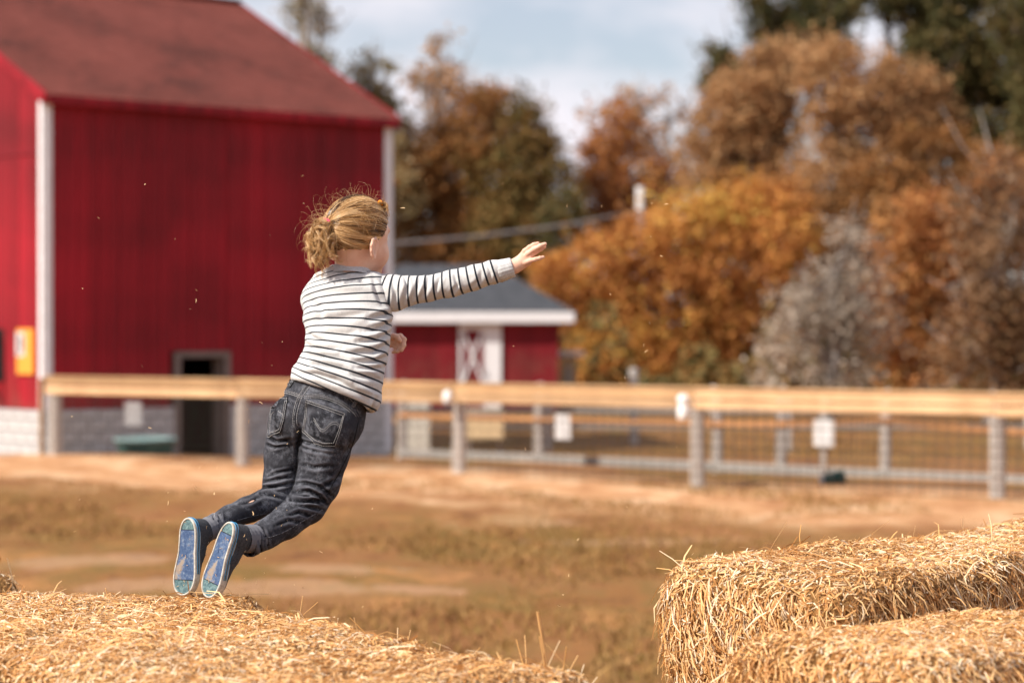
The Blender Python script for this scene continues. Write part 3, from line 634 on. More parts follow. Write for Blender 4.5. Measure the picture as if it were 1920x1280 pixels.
tree('pale_shrub', 'pale silver grey shrub between the orange tree and rusty bushes', 'shrub', 62, 1550, [(1550, 560, 65, 60), (1520, 640, 80, 50), (1590, 640, 70, 60), (1490, 600, 40, 40), (1580, 480, 45, 45), (1540, 700, 110, 35), (1620, 560, 45, 50)], L_['grey'], .22, .55, B, 'pale_bark', 15, clump=.6)
tree('rusty_bush', 'tall rusty orange bush right of the pale shrub', 'bush', 66, 1720, [(1700, 430, 65, 60), (1760, 410, 60, 50), (1680, 520, 60, 60), (1740, 500, 70, 60), (1700, 620, 70, 60), (1760, 600, 70, 70), (1720, 690, 100, 40), (1660, 590, 45, 60), (1810, 440, 50, 50)], L_['orange'], .24, .85, B, 'bark', 16)
tree('grey_tan_bush', 'big grey tan bush filling the right edge above the fence', 'bush', 60, 1860, [(1850, 400, 60, 60), (1900, 340, 50, 60), (1870, 500, 75, 70), (1850, 600, 70, 60), (1900, 640, 60, 70), (1820, 670, 70, 45), (1940, 480, 60, 90), (1950, 620, 60, 80), (1880, 710, 90, 30)], L_['greytan'], .24, .7, B, 'pale_bark', 17)
tree('dark_bush', 'dark low bush under the sky gap behind the grey shed roof', 'bush', 84, 900, [(780, 620, 60, 60), (850, 600, 80, 60), (940, 610, 80, 60), (1020, 600, 60, 70), (1060, 650, 50, 50), (1060, 430, 40, 60)], L_['dark'], .28, .9, B, 'bark', 18)
tree('autumn_tree', 'brown mass of trees far behind the pale shrub', 'tree', 92, 1580, [(1540, 430, 90, 70), (1640, 470, 90, 80), (1500, 520, 80, 80), (1600, 590, 110, 90), (1780, 500, 90, 90), (1860, 420, 90, 90), (1800, 620, 120, 90), (1560, 690, 120, 60)], L_['brown'], .28, .9, B, 'bark', 19)
# off-frame continuation on both sides, loosely
tree('autumn_tree', 'brown tree standing behind the barn roof at far left', 'tree', 85, 380, [(360, 150, 120, 100), (420, 300, 120, 120), (300, 330, 120, 120)], L_['brown'], .3, .5, B, 'bark', 21)
# low brush along the wood's foot: one mass
def brush():
    g = np.random.default_rng(31); n = 26000; X = g.uniform(-9, 34, n); Y = g.uniform(72, 104, n); H = (1.6 + 1.0 * np.sin(X * .9) + .8 * np.sin(X * 2.3 + 1)); Z = g.uniform(-.4, 1, n) * np.maximum(H, .4)
    keep = ~((X < 2.4) & (Y < 77)); X, Y, Z = X[keep], Y[keep], Z[keep]; n = len(X)
    p = np.stack([X, Y, Z], 1); a = g.normal(size=(n, 3)); a /= np.linalg.norm(a, axis=1)[:, None]; b = np.cross(a, g.normal(size=(n, 3))); b /= np.linalg.norm(b, axis=1)[:, None]
    L = .2; V = np.stack([p - a * L, p - b * L * .6, p + a * L, p + b * L * .6], 1).reshape(-1, 3)
    o = world_obj('brush', V, np.arange(4 * n).reshape(-1, 4), L_['olive'], None, False, {'tone': g.random(n).repeat(4)}); tag(o, 'low brown undergrowth massed along the foot of the trees', 'undergrowth', kind='stuff')
brush()

# ================================================================== STRAW BALES
class Vol:
    """signed distance grid; primitives are blended in; surface nets give the mesh"""
    def __init__(s, lo, hi, h):
        s.lo = A(lo); s.h = h; s.n = np.ceil((A(hi) - s.lo) / h).astype(int) + 1
        s.D = np.full(s.n, .06, dtype=np.float32)
    def region(s, lo, hi):
        a = np.maximum(np.floor((A(lo) - s.lo) / s.h).astype(int), 0); b = np.minimum(np.ceil((A(hi) - s.lo) / s.h).astype(int) + 1, s.n)
        if (b <= a).any(): return None
        ax = [s.lo[i] + s.h * np.arange(a[i], b[i]) for i in range(3)]
        X = np.stack(np.meshgrid(*ax, indexing='ij'), -1).astype(np.float32); return (slice(a[0], b[0]), slice(a[1], b[1]), slice(a[2], b[2])), X
    def blend(s, sl, d, k, mode):
        D = s.D[sl]
        if mode == 'sub': D2, d2 = -D, d
        else: D2, d2 = D, d
        hh = np.maximum(k - np.abs(D2 - d2), 0) / k if k > 0 else 0
        r = np.minimum(D2, d2) - hh * hh * k * .25; s.D[sl] = -r if mode == 'sub' else r
    def loft(s, c0, c1, r0, r1, a0=None, a1=None, rb0=None, rb1=None, k=.015, mode='add', cap=1.0, pw=2.0):
        """elliptical tapered segment: radii r along axis a, rb across it"""
        c0, c1 = A(c0), A(c1); rb0 = r0 if rb0 is None else rb0; rb1 = r1 if rb1 is None else rb1
        a0 = A(a0) if a0 is not None else None; a1 = A(a1) if a1 is not None else a0
        mr = max(r0, r1, rb0, rb1) + k + .012; q = s.region(np.minimum(c0, c1) - mr, np.maximum(c0, c1) + mr)
        if q is None: return
        sl, X = q; ax = c1 - c0; L2 = max(ax @ ax, 1e-9); rel = X - c0; t = np.clip(rel @ ax / L2, 0, 1); rel = rel - t[..., None] * ax
        ra = r0 + (r1 - r0) * t; rb = rb0 + (rb1 - rb0) * t
        if a0 is None:
            ln = np.linalg.norm(rel, axis=-1); d = ln - ra
        else:
            w = ax / math.sqrt(L2); a = a0 + (a1 - a0) * t[..., None]; a = a - (a @ w)[..., None] * w; a /= np.linalg.norm(a, axis=-1)[..., None]; b = np.cross(w, a)
            u = (rel * a).sum(-1); v = (rel * b).sum(-1); z = rel @ w; rc = np.minimum(ra, rb) * cap
            qq = (np.abs(u / ra) ** pw + np.abs(v / rb) ** pw + np.abs(z / rc) ** pw) ** (1 / pw); ln = np.sqrt(u * u + v * v + z * z); d = (qq - 1) * ln / np.maximum(qq, 1e-6)
            d = np.where(ln < 1e-5, -np.minimum(ra, rb), d)
        s.blend(sl, d.astype(np.float32), k, mode)
    def ell(s, c, rad, Rm=None, k=.012, mode='add'):
        c = A(c); rad = A(rad); mr = rad.max() + k + .012; q = s.region(c - mr, c + mr)
        if q is None: return
        sl, X = q; rel = X - c
        if Rm is not None: rel = rel @ np.asarray(Rm, dtype=np.float32)      # columns of Rm are the axes
        qq = np.linalg.norm(rel / rad, axis=-1); ln = np.linalg.norm(rel, axis=-1); d = np.where(qq > 1e-6, (qq - 1) * ln / np.maximum(qq, 1e-6), -rad.min())
        s.blend(sl, d.astype(np.float32), k, mode)
    def box(s, c, half, rz, rnd, k=.05):
        c = A(c); half = A(half); mr = np.linalg.norm(half) + rnd + k; q = s.region(c - mr, c + mr); sl, X = q; rel = X - c
        cs, sn = math.cos(rz), math.sin(rz); x = rel[..., 0] * cs + rel[..., 1] * sn; y = -rel[..., 0] * sn + rel[..., 1] * cs
        qx = np.abs(x) - half[0] + rnd; qy = np.abs(y) - half[1] + rnd; qz = np.abs(rel[..., 2]) - half[2] + rnd
        d = np.sqrt(np.maximum(qx, 0) ** 2 + np.maximum(qy, 0) ** 2 + np.maximum(qz, 0) ** 2) + np.minimum(np.maximum(qx, np.maximum(qy, qz)), 0) - rnd
        s.blend(sl, d.astype(np.float32), k, 'add')
    def mesh(s):
        D = s.D; I = D < 0; n = D.shape
        c = [I[i:n[0] - 1 + i, j:n[1] - 1 + j, k:n[2] - 1 + k] for i in (0, 1) for j in (0, 1) for k in (0, 1)]
        allI = np.logical_and.reduce(c); anyI = np.logical_or.reduce(c); act = anyI & ~allI; idx = np.argwhere(act)
        acc = np.zeros((len(idx), 3)); cnt = np.zeros(len(idx)); cor = [(i, j, k) for i in (0, 1) for j in (0, 1) for k in (0, 1)]
        for a in range(8):
            for b in range(a + 1, 8):
                df = A(cor[b]) - A(cor[a])
                if abs(df).sum() != 1: continue
                pa, pb = idx + cor[a], idx + cor[b]; da = D[tuple(pa.T)]; db = D[tuple(pb.T)]; m = (da < 0) != (db < 0)
                t = da[m] / (da[m] - db[m]); acc[m] += A(cor[a]) + t[:, None] * df; cnt[m] += 1
        V = s.lo + (idx + acc / cnt[:, None]) * s.h
        ids = np.full(act.shape, -1, dtype=np.int64); ids[tuple(idx.T)] = np.arange(len(idx)); Q = []
        for ax in range(3):
            o1, o2 = [(1, 2), (2, 0), (0, 1)][ax]; sa = [slice(1, n[i] - 1) for i in range(3)]; sb = list(sa); sa[ax] = slice(0, n[ax] - 1); sb[ax] = slice(1, n[ax])
            ia, ib = I[tuple(sa)], I[tuple(sb)]; e = np.argwhere(ia != ib); inside = ia[tuple(e.T)]
            base = e + 1; base[:, ax] -= 1; e1 = np.zeros(3, int); e1[o1] = 1; e2 = np.zeros(3, int); e2[o2] = 1
            q = np.stack([ids[tuple((base - e1 - e2).T)], ids[tuple((base - e2).T)], ids[tuple(base.T)], ids[tuple((base - e1).T)]], 1)
            q[~inside] = q[~inside][:, ::-1]; Q.append(q)
        Q = np.concatenate(Q); return V, Q[(Q >= 0).all(1)]
def vnormals(V, Q):
    fn = np.cross(V[Q[:, 2]] - V[Q[:, 0]], V[Q[:, 3]] - V[Q[:, 1]]); nn = np.zeros_like(V)
    for k in range(4): np.add.at(nn, Q[:, k], fn)
    return nn / np.maximum(np.linalg.norm(nn, axis=1), 1e-12)[:, None]
def relax(V, Q, it=2, f=.5):
    E = np.concatenate([Q[:, [0, 1]], Q[:, [1, 2]], Q[:, [2, 3]], Q[:, [3, 0]]]); E = np.concatenate([E, E[:, ::-1]]); cnt = np.bincount(E[:, 0], minlength=len(V))
    for i in range(it):
        S = np.zeros_like(V); np.add.at(S, E[:, 0], V[E[:, 1]]); V = V + f * (S / np.maximum(cnt, 1)[:, None] - V)
    return V
def fbm(V, sc, seed=0, oc=3):
    """cheap smooth numpy noise"""
    g = np.random.default_rng(seed); o = np.zeros(len(V)); a = 1; tot = 0
    for k in range(oc):
        s = np.zeros(len(V))
        for j in range(5):
            w = g.normal(size=3); w *= sc * 2 ** k / np.linalg.norm(w) * g.uniform(.7, 1.3); s += np.sin(V @ w + g.uniform(0, 6.28) + 1.5 * np.sin(V @ (w[[1, 2, 0]] * .7)))
        o += a * s / 3; tot += a; a *= .55
    return o / tot

STONES = [(0, (.20, .08, .02)), (.2, (.48, .21, .058)), (.45, (.74, .40, .145)), (.75, (.88, .58, .28)), (1, (.92, .78, .58))]
q = N('straw'); t = q.attr('tone'); q.col(q.ramp(t, STONES), .55); q.b.inputs['Specular IOR Level'].default_value = .35
tr = q.n('BsdfTranslucent'); q.l(q.ramp(t, STONES), tr.inputs[0]); ms = q.n('MixShader'); ms.inputs[0].default_value = .18
q.l(q.b.outputs[0], ms.inputs[1]); q.l(tr.outputs[0], ms.inputs[2]); q.l(ms.outputs[0], q.out.inputs[0]); M['straw'] = q.m
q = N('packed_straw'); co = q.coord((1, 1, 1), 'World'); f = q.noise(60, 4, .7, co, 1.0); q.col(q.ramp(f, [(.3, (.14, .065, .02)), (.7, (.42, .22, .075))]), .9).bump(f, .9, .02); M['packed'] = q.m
def straws(V, Q, n, lmin, lmax, w, flow, g, lift=.25, follow=.0, mask=None, pale=0.0, wild=.02):
    """straws lying on a quad surface; flow(normals, positions) -> preferred direction or None"""
    a, b, c, d = (V[Q[:, i]] for i in range(4)); fn = np.cross(c - a, d - b); ar = np.linalg.norm(fn, axis=1) / 2; cen = (a + b + c + d) / 4
    wgt = ar * (mask(cen, fn / np.maximum(2 * ar, 1e-9)[:, None]) if mask else 1); wgt = wgt / wgt.sum()
    f = g.choice(len(Q), n, p=wgt); u, v = g.random((2, n, 1)); p = (a[f] * (1 - u) + b[f] * u) * (1 - v) + (d[f] * (1 - u) + c[f] * u) * v
    nn = fn[f] / np.maximum(np.linalg.norm(fn[f], axis=1), 1e-9)[:, None]
    r = g.normal(size=(n, 3))
    if flow is not None: r = r * (1 - follow) + flow(nn, p) * follow * 2.0
    r -= (r * nn).sum(1)[:, None] * nn; r /= np.linalg.norm(r, axis=1)[:, None]
    lf = np.abs(g.normal(0, lift, n)); wl_ = g.random(n) < wild; lf[wl_] = g.uniform(.5, 1.5, wl_.sum())
    dr = r + nn * lf[:, None]; dr /= np.linalg.norm(dr, axis=1)[:, None]
    L = (lmin + (lmax - lmin) * g.random(n) ** 2.2)[:, None]; sd = np.cross(dr, nn + g.normal(0, .5, (n, 3))); sd /= np.linalg.norm(sd, axis=1)[:, None]
    W_ = (w * g.uniform(.45, 1.25, n))[:, None]; bend = g.normal(0, .12, (n, 3)) * L; p0 = p + nn * g.uniform(-.006, .008, n)[:, None]
    p1 = p0 + dr * L * .5 + bend * .5; p2 = p0 + dr * L + bend * .2 - nn * L * .12
    Vv = np.stack([p0 - sd * W_ / 2, p0 + sd * W_ / 2, p1 - sd * W_ / 2, p1 + sd * W_ / 2, p2 - sd * W_ * .35, p2 + sd * W_ * .35], 1).reshape(-1, 3)
    i = np.arange(n)[:, None] * 6; Qs = np.concatenate([i + A([0, 1, 3, 2]).astype(int), i + A([2, 3, 5, 4]).astype(int)])
    tone = np.clip(g.beta(1.5, 1.4, n) + pale + .16 * fbm(p, 7, 2, 3) - .03, 0, 1).repeat(6); return Vv, Qs, tone
def bale(label, c, dims, rz, n_top, n_side, seed, rnd=.09, nz_=.02, name='straw_bale', group='straw bales stacked in the foreground', low=False, endflow=False, h=.03, extra=0):
    g = np.random.default_rng(seed); c = A(c); half = A(dims) / 2; ex = np.linalg.norm(half) + .12
    vol = Vol(c - ex, c + ex, h); vol.D[:] = 1; vol.box(c, half, rz, rnd, 0.0001); V, Q = vol.mesh(); V = relax(V, Q, 2); nn = vnormals(V, Q)
    V = V + nn * (fbm(V, 9, seed, 3) * nz_)[:, None]
    r = thing(name, Vector(c) - Vector((0, 0, dims[2] / 2)), label, 'bale', group)
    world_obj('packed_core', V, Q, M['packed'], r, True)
    top = lambda ce, no: np.clip(no[:, 2] * 1.6 - .35, 0.0, 1) + .02
    side = lambda ce, no: np.clip(1 - no[:, 2] * 1.3, 0, 1) * (no[:, 2] > -.6)
    parts = []
    if n_top: parts.append(straws(V, Q, int(n_top * 1.7), .006, .036, .0031, None, g, .22, 0, top, .10, .012))  # top straws toned paler, sunlit brightness painted into their colour
    if n_top: parts.append(straws(V, Q, n_top // 26, .05, .13, .0032, None, g, .15, 0, top, .05, .015))
    if n_side: parts.append(straws(V, Q, int(n_side * 1.3), .02, .10, .0033, lambda no, p: np.stack([.25 + 0 * p[:, 0], -.1 + 0 * p[:, 0], np.full(len(p), -.9)], 1), g, .2, .55, side, 0, .015))
    if n_side: parts.append(straws(V, Q, int(n_side * .8), .012, .05, .0032, None, g, .25, 0, side, -.02, .015))
    if parts:
        off = 0; VV, QQ, TT = [], [], []
        for v, q_, t_ in parts: VV.append(v); QQ.append(q_ + off); TT.append(t_); off += len(v)
        o = world_obj('straw', np.concatenate(VV), np.concatenate(QQ), M['straw'], r, False, {'tone': np.concatenate(TT)}); o['kind'] = 'stuff'
    # baling twine round the bale
    m = MB(); cs, sn = math.cos(rz), math.sin(rz)
    for s_ in (-.22, .22):
        y = s_ * dims[1] * 1.1; pts = []
        for (x, z) in ((-1, -.8), (-1, .8), (-.8, 1), (.8, 1), (1, .8), (1, -.8), (.8, -1), (-.8, -1), (-1, -.8)):
            X, Z = x * half[0] * .985, z * half[2] * .985; pts.append((c[0] + X * cs - y * sn, c[1] + X * sn + y * cs, c[2] + Z))
        m.tube(pts, .003, 5, False)
    m.obj('twine', M['rail'], r, True); return r, V, Q
def stalk(pts, parent, w=.0035, tone=.7):
    m = MB(); m.tube(pts, [w * .5, w * .5] + [w * .35] * (len(pts) - 2), 5); V = m.v; c = A(V).mean(0)
    o = m.obj('stalk', M['straw'], parent); a = o.data.attributes.new('tone', 'FLOAT', 'POINT'); a.data.foreach_set('value', np.full(len(o.data.vertices), tone, np.float32)); return o
TZ = EYE - .715
bl, V_, Q_ = bale('straw bale at lower left under the jumping child, its flat top lit', (-1.36, 5.74, TZ - .23), (1.5, 1.25, .46), R(3), 52000, 7000, 1, .10, .028)
def sprigs(r, spots):
    g = np.random.default_rng(8)
    for (px, py, d, tx, ty, w) in spots:
        a, b = P(px, py, d), P(tx, ty, d + float(g.normal(0, .03))); a.z -= .04; m_ = a.lerp(b, .55) + Vector(g.normal(0, .006, 3)); stalk([a, a.lerp(m_, .5), m_, b], r, w, float(g.uniform(.35, .95)))
sprigs(bl, [(70, 1140, 6.2, 78, 1118, .003), (215, 1128, 6.25, 198, 1102, .004), (225, 1130, 6.25, 252, 1114, .003), (375, 1128, 6.2, 395, 1108, .003), (385, 1135, 6.2, 420, 1120, .003), (555, 1160, 6.05, 568, 1117, .0036), (560, 1164, 6.05, 596, 1128, .003), (470, 1150, 6.1, 462, 1130, .003), (120, 1140, 6.1, 108, 1122, .003), (20, 1142, 6.1, 42, 1126, .004)])
def cpt(px, py, d): return A(P(px, py, d))
br, _, _ = bale('straw bale sloping down toward the middle of the picture', (-.60, 5.27, TZ - .232), (1.55, .95, .46), R(-52), 36000, 9000, 2, .13, .03)
sprigs(br, [(640, 1185, 5.9, 634, 1158, .0034), (690, 1205, 5.75, 664, 1157, .0036), (745, 1215, 5.65, 746, 1176, .004), (752, 1218, 5.65, 770, 1180, .003), (770, 1222, 5.6, 764, 1192, .003), (815, 1235, 5.5, 826, 1206, .0034), (880, 1245, 5.4, 900, 1213, .003),
  (985, 1262, 5.22, 968, 1198, .0036), (1000, 1262, 5.22, 984, 1190, .003), (1025, 1262, 5.2, 1008, 1146, .0075), (1033, 1262, 5.2, 1012, 1192, .006), (1045, 1266, 5.2, 1062, 1212, .0036), (1050, 1268, 5.18, 1084, 1228, .004), (1010, 1266, 5.2, 1050, 1200, .003), (960, 1262, 5.25, 935, 1235, .003), (1068, 1272, 5.17, 1120, 1268, .003), (1070, 1270, 5.17, 1095, 1245, .003)])
bc, _, _ = bale('back straw bale at right with shaggy lit end and shaded front', (1.15, 6.44, EYE - .60 - .23), (1.70, .56, .46), R(46), 26000, 26000, 3, .065, .03)
bd, _, _ = bale('front straw bale in the lower right corner, in sharp focus', (1.18, 5.36, EYE - .675 - .23), (1.32, .62, .46), R(32), 26000, 26000, 4, .065, .03)
be, _, _ = bale('loose straw bale just showing at the left edge', (-1.90, 7.2, EYE - .74 - .25), (.8, .6, .5), R(20), 5000, 5000, 5, .1, .03)
# lower layers carrying them
for i, (cx, cy, rz, dx, dy) in enumerate(((-1.36, 5.74, 3, 1.45, 1.2), (-.60, 5.27, -52, 1.5, .9), (1.16, 6.44, 46, 1.65, .5), (1.2, 5.34, 32, 1.25, .58))):
    z1 = [TZ - .46, TZ - .50, EYE - .62 - .46, EYE - .675 - .46][i]; nl = 2
    for k in range(nl):
        hh = z1 / nl; bale(('upper' if k else 'bottom') + ' straw bale in the stack beneath the ' + ['lower left', 'sloping middle', 'back right', 'front right'][i] + ' bale', (cx, cy, hh * (k + .5)), (dx, dy, hh - .01), R(rz), 0, 5000, 50 + i * 3 + k, .07, .015, h=.04)
z0 = EYE - .74 - .50; bale('bottom bale beneath the loose bale at the left edge', (-1.90, 7.2, z0 / 2), (.8, .6, z0 - .01), R(20), 0, 3000, 90, .07, .015, h=.04)
# ================================================================== THE JUMPING CHILD
def skin_mats():
    q = N('skin'); co = q.coord(); f = q.noise(18, 3, .5, co); c = q.ramp(f, [(.3, (.66, .36, .26)), (.7, (.82, .56, .43))])
    c = q.mix(q.attr('lip'), c, (.55, .17, .14)); q.col(c, .5); q.b.inputs['Subsurface Weight'].default_value = .18; q.b.inputs['Subsurface Radius'].default_value = (.012, .005, .003)
    q.b.inputs['Subsurface Scale'].default_value = .6; M['skin'] = q.m
    q = N('hair'); t = q.attr('tone'); q.col(q.ramp(t, [(0, (.035, .014, .005)), (.32, (.15, .066, .021)), (.6, (.46, .24, .08)), (1, (.90, .62, .33))]), .26); q.b.inputs['Specular IOR Level'].default_value = .6; M['hair'] = q.m
    for nm in ('sweater', 'sleeve'):
        q = N(nm + '_knit'); co = q.coord(); fine = q.noise(900, 2, .5, co); mid = q.noise(160, 4, .7, co)
        base = q.mix(q.ramp(mid, [(.35, 0), (.7, .55)]), (.60, .595, .59), (.42, .42, .43))
        s = q.attr('stripe'); fr = q.math('FRACT', s); d = q.math('ABSOLUTE', q.math('SUBTRACT', fr, .5))
        w = q.attr('swidth'); mk = q.n('MapRange'); q.l(q.math('SUBTRACT', d, w), mk.inputs[0]); mk.inputs[1].default_value = .02; mk.inputs[2].default_value = -.02
        q.col(q.mix(mk.outputs[0], base, (.012, .016, .026)), .9).bump(q.mix(.5, fine, mid), .35, .0015); q.b.inputs['Sheen Weight'].default_value = .15; M[nm] = q.m
    q = N('grey_rib_knit'); co = q.coord(); mid = q.noise(200, 4, .7, co); q.col(q.ramp(mid, [(.3, (.42, .42, .43)), (.7, (.62, .62, .62))]), .9).bump(mid, .4, .0015); M['rib'] = q.m
    q = N('washed_black_denim'); co = q.coord(); n1 = q.noise(14, 5, .65, co, .3); n2 = q.noise(70, 4, .75, co); n3 = q.noise(420, 2, .6, co)
    pt = q.n('NewGeometry').outputs['Pointiness']; wr = q.ramp(pt, [(.485, 0), (.56, 1)])
    f = q.mix(.45, n1, n2); f = q.mix(.25, f, n3); c = q.ramp(f, [(.40, (.004, .004, .006)), (.50, (.015, .0155, .020)), (.60, (.125, .13, .152))])
    c = q.mix(q.math('MULTIPLY', wr, .75), c, (.15, .152, .18)); q.col(c, .85).bump(q.mix(.5, n2, n3), .5, .0015); q.b.inputs['Specular IOR Level'].default_value = .12; M['denim'] = q.m
    q = N('stitch_thread'); q.col((.42, .41, .41), .8); M['stitch'] = q.m
    q = N('dark_seam'); q.col((.014, .014, .016), .85); M['seam'] = q.m
    q = N('worn_seam'); n = q.noise(160, 3, .7, q.coord()); q.col(q.ramp(n, [(.4, (.03, .03, .034)), (.65, (.22, .22, .24))]), .85); M['worn'] = q.m
    q = N('blue_rubber_sole'); co = q.coord(); n = q.noise(90, 4, .8, co); n2 = q.noise(30, 3, .6, co); q.col(q.ramp(q.mix(.4, n, n2), [(.34, (.022, .045, .115)), (.5, (.055, .095, .19)), (.66, (.22, .27, .34))]), .7).bump(n, .5, .002); dn = q.noise(26, 4, .7, q.coord()); q.col(q.mix(q.ramp(dn, [(.56, 0), (.66, .8)]), q.b.inputs['Base Color'].links[0].from_socket, (.30, .22, .15)), .75); M['sole'] = q.m
    q = N('green_blue_tread'); n = q.noise(120, 3, .7, q.coord()); q.col(q.ramp(n, [(.35, (.05, .11, .13)), (.7, (.20, .30, .31))]), .7); M['tread'] = q.m
    q = N('shoe_rubber'); n = q.noise(60, 4, .7, q.coord()); q.col(q.ramp(n, [(.3, (.30, .27, .22)), (.6, (.56, .53, .48))]), .55); M['rubber'] = q.m
    q = N('shoe_canvas'); n = q.noise(220, 3, .7, q.coord()); q.col(q.ramp(n, [(.3, (.030, .032, .038)), (.7, (.075, .078, .088))]), .9).bump(n, .4, .001); M['canvas'] = q.m
    M['blue_line'] = plain('blue_line', (.04, .26, .50), .5, .1); M['lace'] = plain('dark_lace', (.03, .03, .035), .8, .2); M['metal'] = plain('eyelet_metal', (.5, .47, .42), .3, .1); M['metal'].node_tree.nodes['Principled BSDF'].inputs['Metallic'].default_value = .8 if 'Principled BSDF' in M['metal'].node_tree.nodes else 0
    q = N('striped_sock'); q.col((.16, .16, .18), .9); M['sock'] = q.m
    M['pink'] = plain('pink_elastic', (.75, .07, .16), .5, .1); M['orange'] = plain('orange_elastic', (.95, .30, .01), .45, .1)
    M['eye'] = plain('eye_white', (.8, .78, .76), .2, .02); M['iris'] = plain('iris', (.08, .12, .16), .1, .05)
skin_mats()
YAW = R(40); Fh = A((math.sin(YAW), math.cos(YAW), -.06)); Fh /= np.linalg.norm(Fh); Uh = A((.03, .02, 1)); Uh -= (Uh @ Fh) * Fh; Uh /= np.linalg.norm(Uh); Rh = np.cross(Fh, Uh)
HC = A(P(670, 441, 6.55)); HR = A((.092, .074, .085)); HS = HC + Uh * .012; HM = np.stack([Fh, Rh, Uh], 1)
def hp(f, r, u): return HC + Fh * f + Rh * r + Uh * u
c_ = lambda px, py, d: A(P(px, py, d))
FRAME_R = (c_(432, 978, 6.20), c_(384, 1118, 6.20), A((-.62, -.74, .22))); FRAME_L = (c_(352, 970, 6.25), c_(344, 1116, 6.23), A((-.50, -.85, .05)))
def shoe_pt(fr_, x, z, y=0.0):
    T = fr_[1] - fr_[0]; T = T / np.linalg.norm(T); n = fr_[2] - (fr_[2] @ T) * T; n = n / np.linalg.norm(n); return fr_[0] + T * x - n * z + np.cross(T, n) * y
def make_body():
    lo, hi = c_(960, 1130, 6.1), c_(960, 350, 6.8)
    v = Vol((-.99, 6.08, lo[2] - .02), (.14, 6.86, hi[2] + .03), .003)
    # trunk
    v.loft(c_(603, 760, 6.46), c_(628, 705, 6.475), .095, .085, (1, -.4, -.35), None, .070, .062, .02)
    v.loft(c_(628, 705, 6.475), c_(652, 610, 6.51), .085, .092, (1, -.3, -.2), (1, -.2, .1), .062, .066, .02)
    v.loft(c_(652, 610, 6.51), c_(655, 545, 6.535), .092, .085, (1, -.2, .1), (1, -.1, .25), .066, .05, .02)
    v.loft(c_(596, 560, 6.56), c_(712, 548, 6.53), .030, .030, k=.03)
    # legs inside the jeans
    for pts in (((614, 795, 6.455, .052), (604, 860, 6.44, .046), (578, 948, 6.42, .040), (535, 978, 6.36, .036), (468, 1018, 6.27, .020)),
                ((558, 785, 6.5, .060), (538, 866, 6.51, .050), (522, 936, 6.49, .038), (465, 955, 6.42, .032), (396, 988, 6.33, .018))):
        for a, b in zip(pts, pts[1:]): v.loft(c_(*a[:3]), c_(*b[:3]), a[3], b[3], k=.012)
    for fr_, an in ((FRAME_R, (468, 1018, 6.27)), (FRAME_L, (396, 988, 6.33))):
        p = [c_(*an), shoe_pt(fr_, .04, .055), shoe_pt(fr_, .10, .028), shoe_pt(fr_, .155, .020)]
        for a, b, r0, r1 in zip(p, p[1:], (.024, .020, .017), (.020, .017, .013)): v.loft(a, b, r0, r1, k=.01)
    # arms
    for pts in (((716, 543, 6.53, .030), (760, 543, 6.5, .024), (838, 534, 6.5, .022), (920, 514, 6.5, .021), (958, 502, 6.5, .0175)),
                ((596, 560, 6.56, .030), (606, 600, 6.64, .026), (636, 638, 6.70, .024), (690, 642, 6.70, .021), (722, 639, 6.68, .0175))):
        for a, b in zip(pts, pts[1:]): v.loft(c_(*a[:3]), c_(*b[:3]), a[3], b[3], k=.015)
    v.loft(c_(655, 545, 6.535), c_(656, 515, 6.54), .06, .044, k=.03)
    return v
def head_part():
    lo = HC - .17; v = Vol(HC - A((.14, .14, .165)), HC + A((.14, .14, .13)), .0018)
    v.ell(HS, HR, HM, .01); v.ell(hp(.032, 0, -.055), (.058, .054, .054), HM, .03)
    v.ell(hp(.068, 0, -.096), (.020, .022, .016), HM, .025)
    for s in (-1, 1):
        v.ell(hp(.052, .031 * s, -.048), (.029, .027, .030), HM, .02); v.ell(hp(.074, .028 * s, .020), (.012, .018, .008), HM, .014)
        v.ell(hp(.095, .030 * s, -.003), (.012, .015, .009), HM, .010, 'sub')
    v.loft(hp(.087, 0, .008), hp(.100, 0, -.026), .006, .0085, k=.012); v.ell(hp(.101, 0, -.028), (.0085, .0095, .0075), HM, .006)
    for s in (-1, 1): v.ell(hp(.094, .008 * s, -.030), (.007, .0055, .005), HM, .004)
    v.ell(hp(.088, 0, -.058), (.009, .020, .0055), HM, .006); v.ell(hp(.086, 0, -.068), (.009, .017, .0055), HM, .005); v.ell(hp(.098, 0, -.0628), (.008, .018, .0012), HM, .002, 'sub')
    # neck
    v.loft(hp(-.018, 0, -.055), c_(657, 512, 6.54), .043, .043, k=.025); v.loft(c_(657, 512, 6.54), c_(655, 535, 6.535), .043, .05, k=.01)
    # ears: rim, bowl, lobe
    for s in (-1, 1):
        R0 = .071; e = lambda f, u, r=0.0: hp(-.014 + f, s * (R0 + r), -.038 + u)
        rim = [e(.010, -.016, .001), e(.014, .004, .004), e(.011, .020, .006), e(.001, .027, .009), e(-.011, .022, .012), e(-.015, .008, .012), e(-.012, -.006, .010), e(-.006, -.018, .007), e(.002, -.025, .004), e(.009, -.022, .002)]
        v.ell(e(-.001, .003, .004), (.014, .006, .023), HM, .006)
        for a, b in zip(rim, rim[1:]): v.loft(a, b, .0042, .0042, k=.003)
        v.ell(e(.002, -.021, .004), (.007, .0045, .008), HM, .004)
        v.ell(e(.0, .004, .0125), (.0085, .0075, .0145), HM, .003, 'sub'); v.loft(e(-.006, .012, .007), e(-.006, -.008, .006), .0026, .0026, k=.003)
    V, Q = v.mesh(); return V, Q
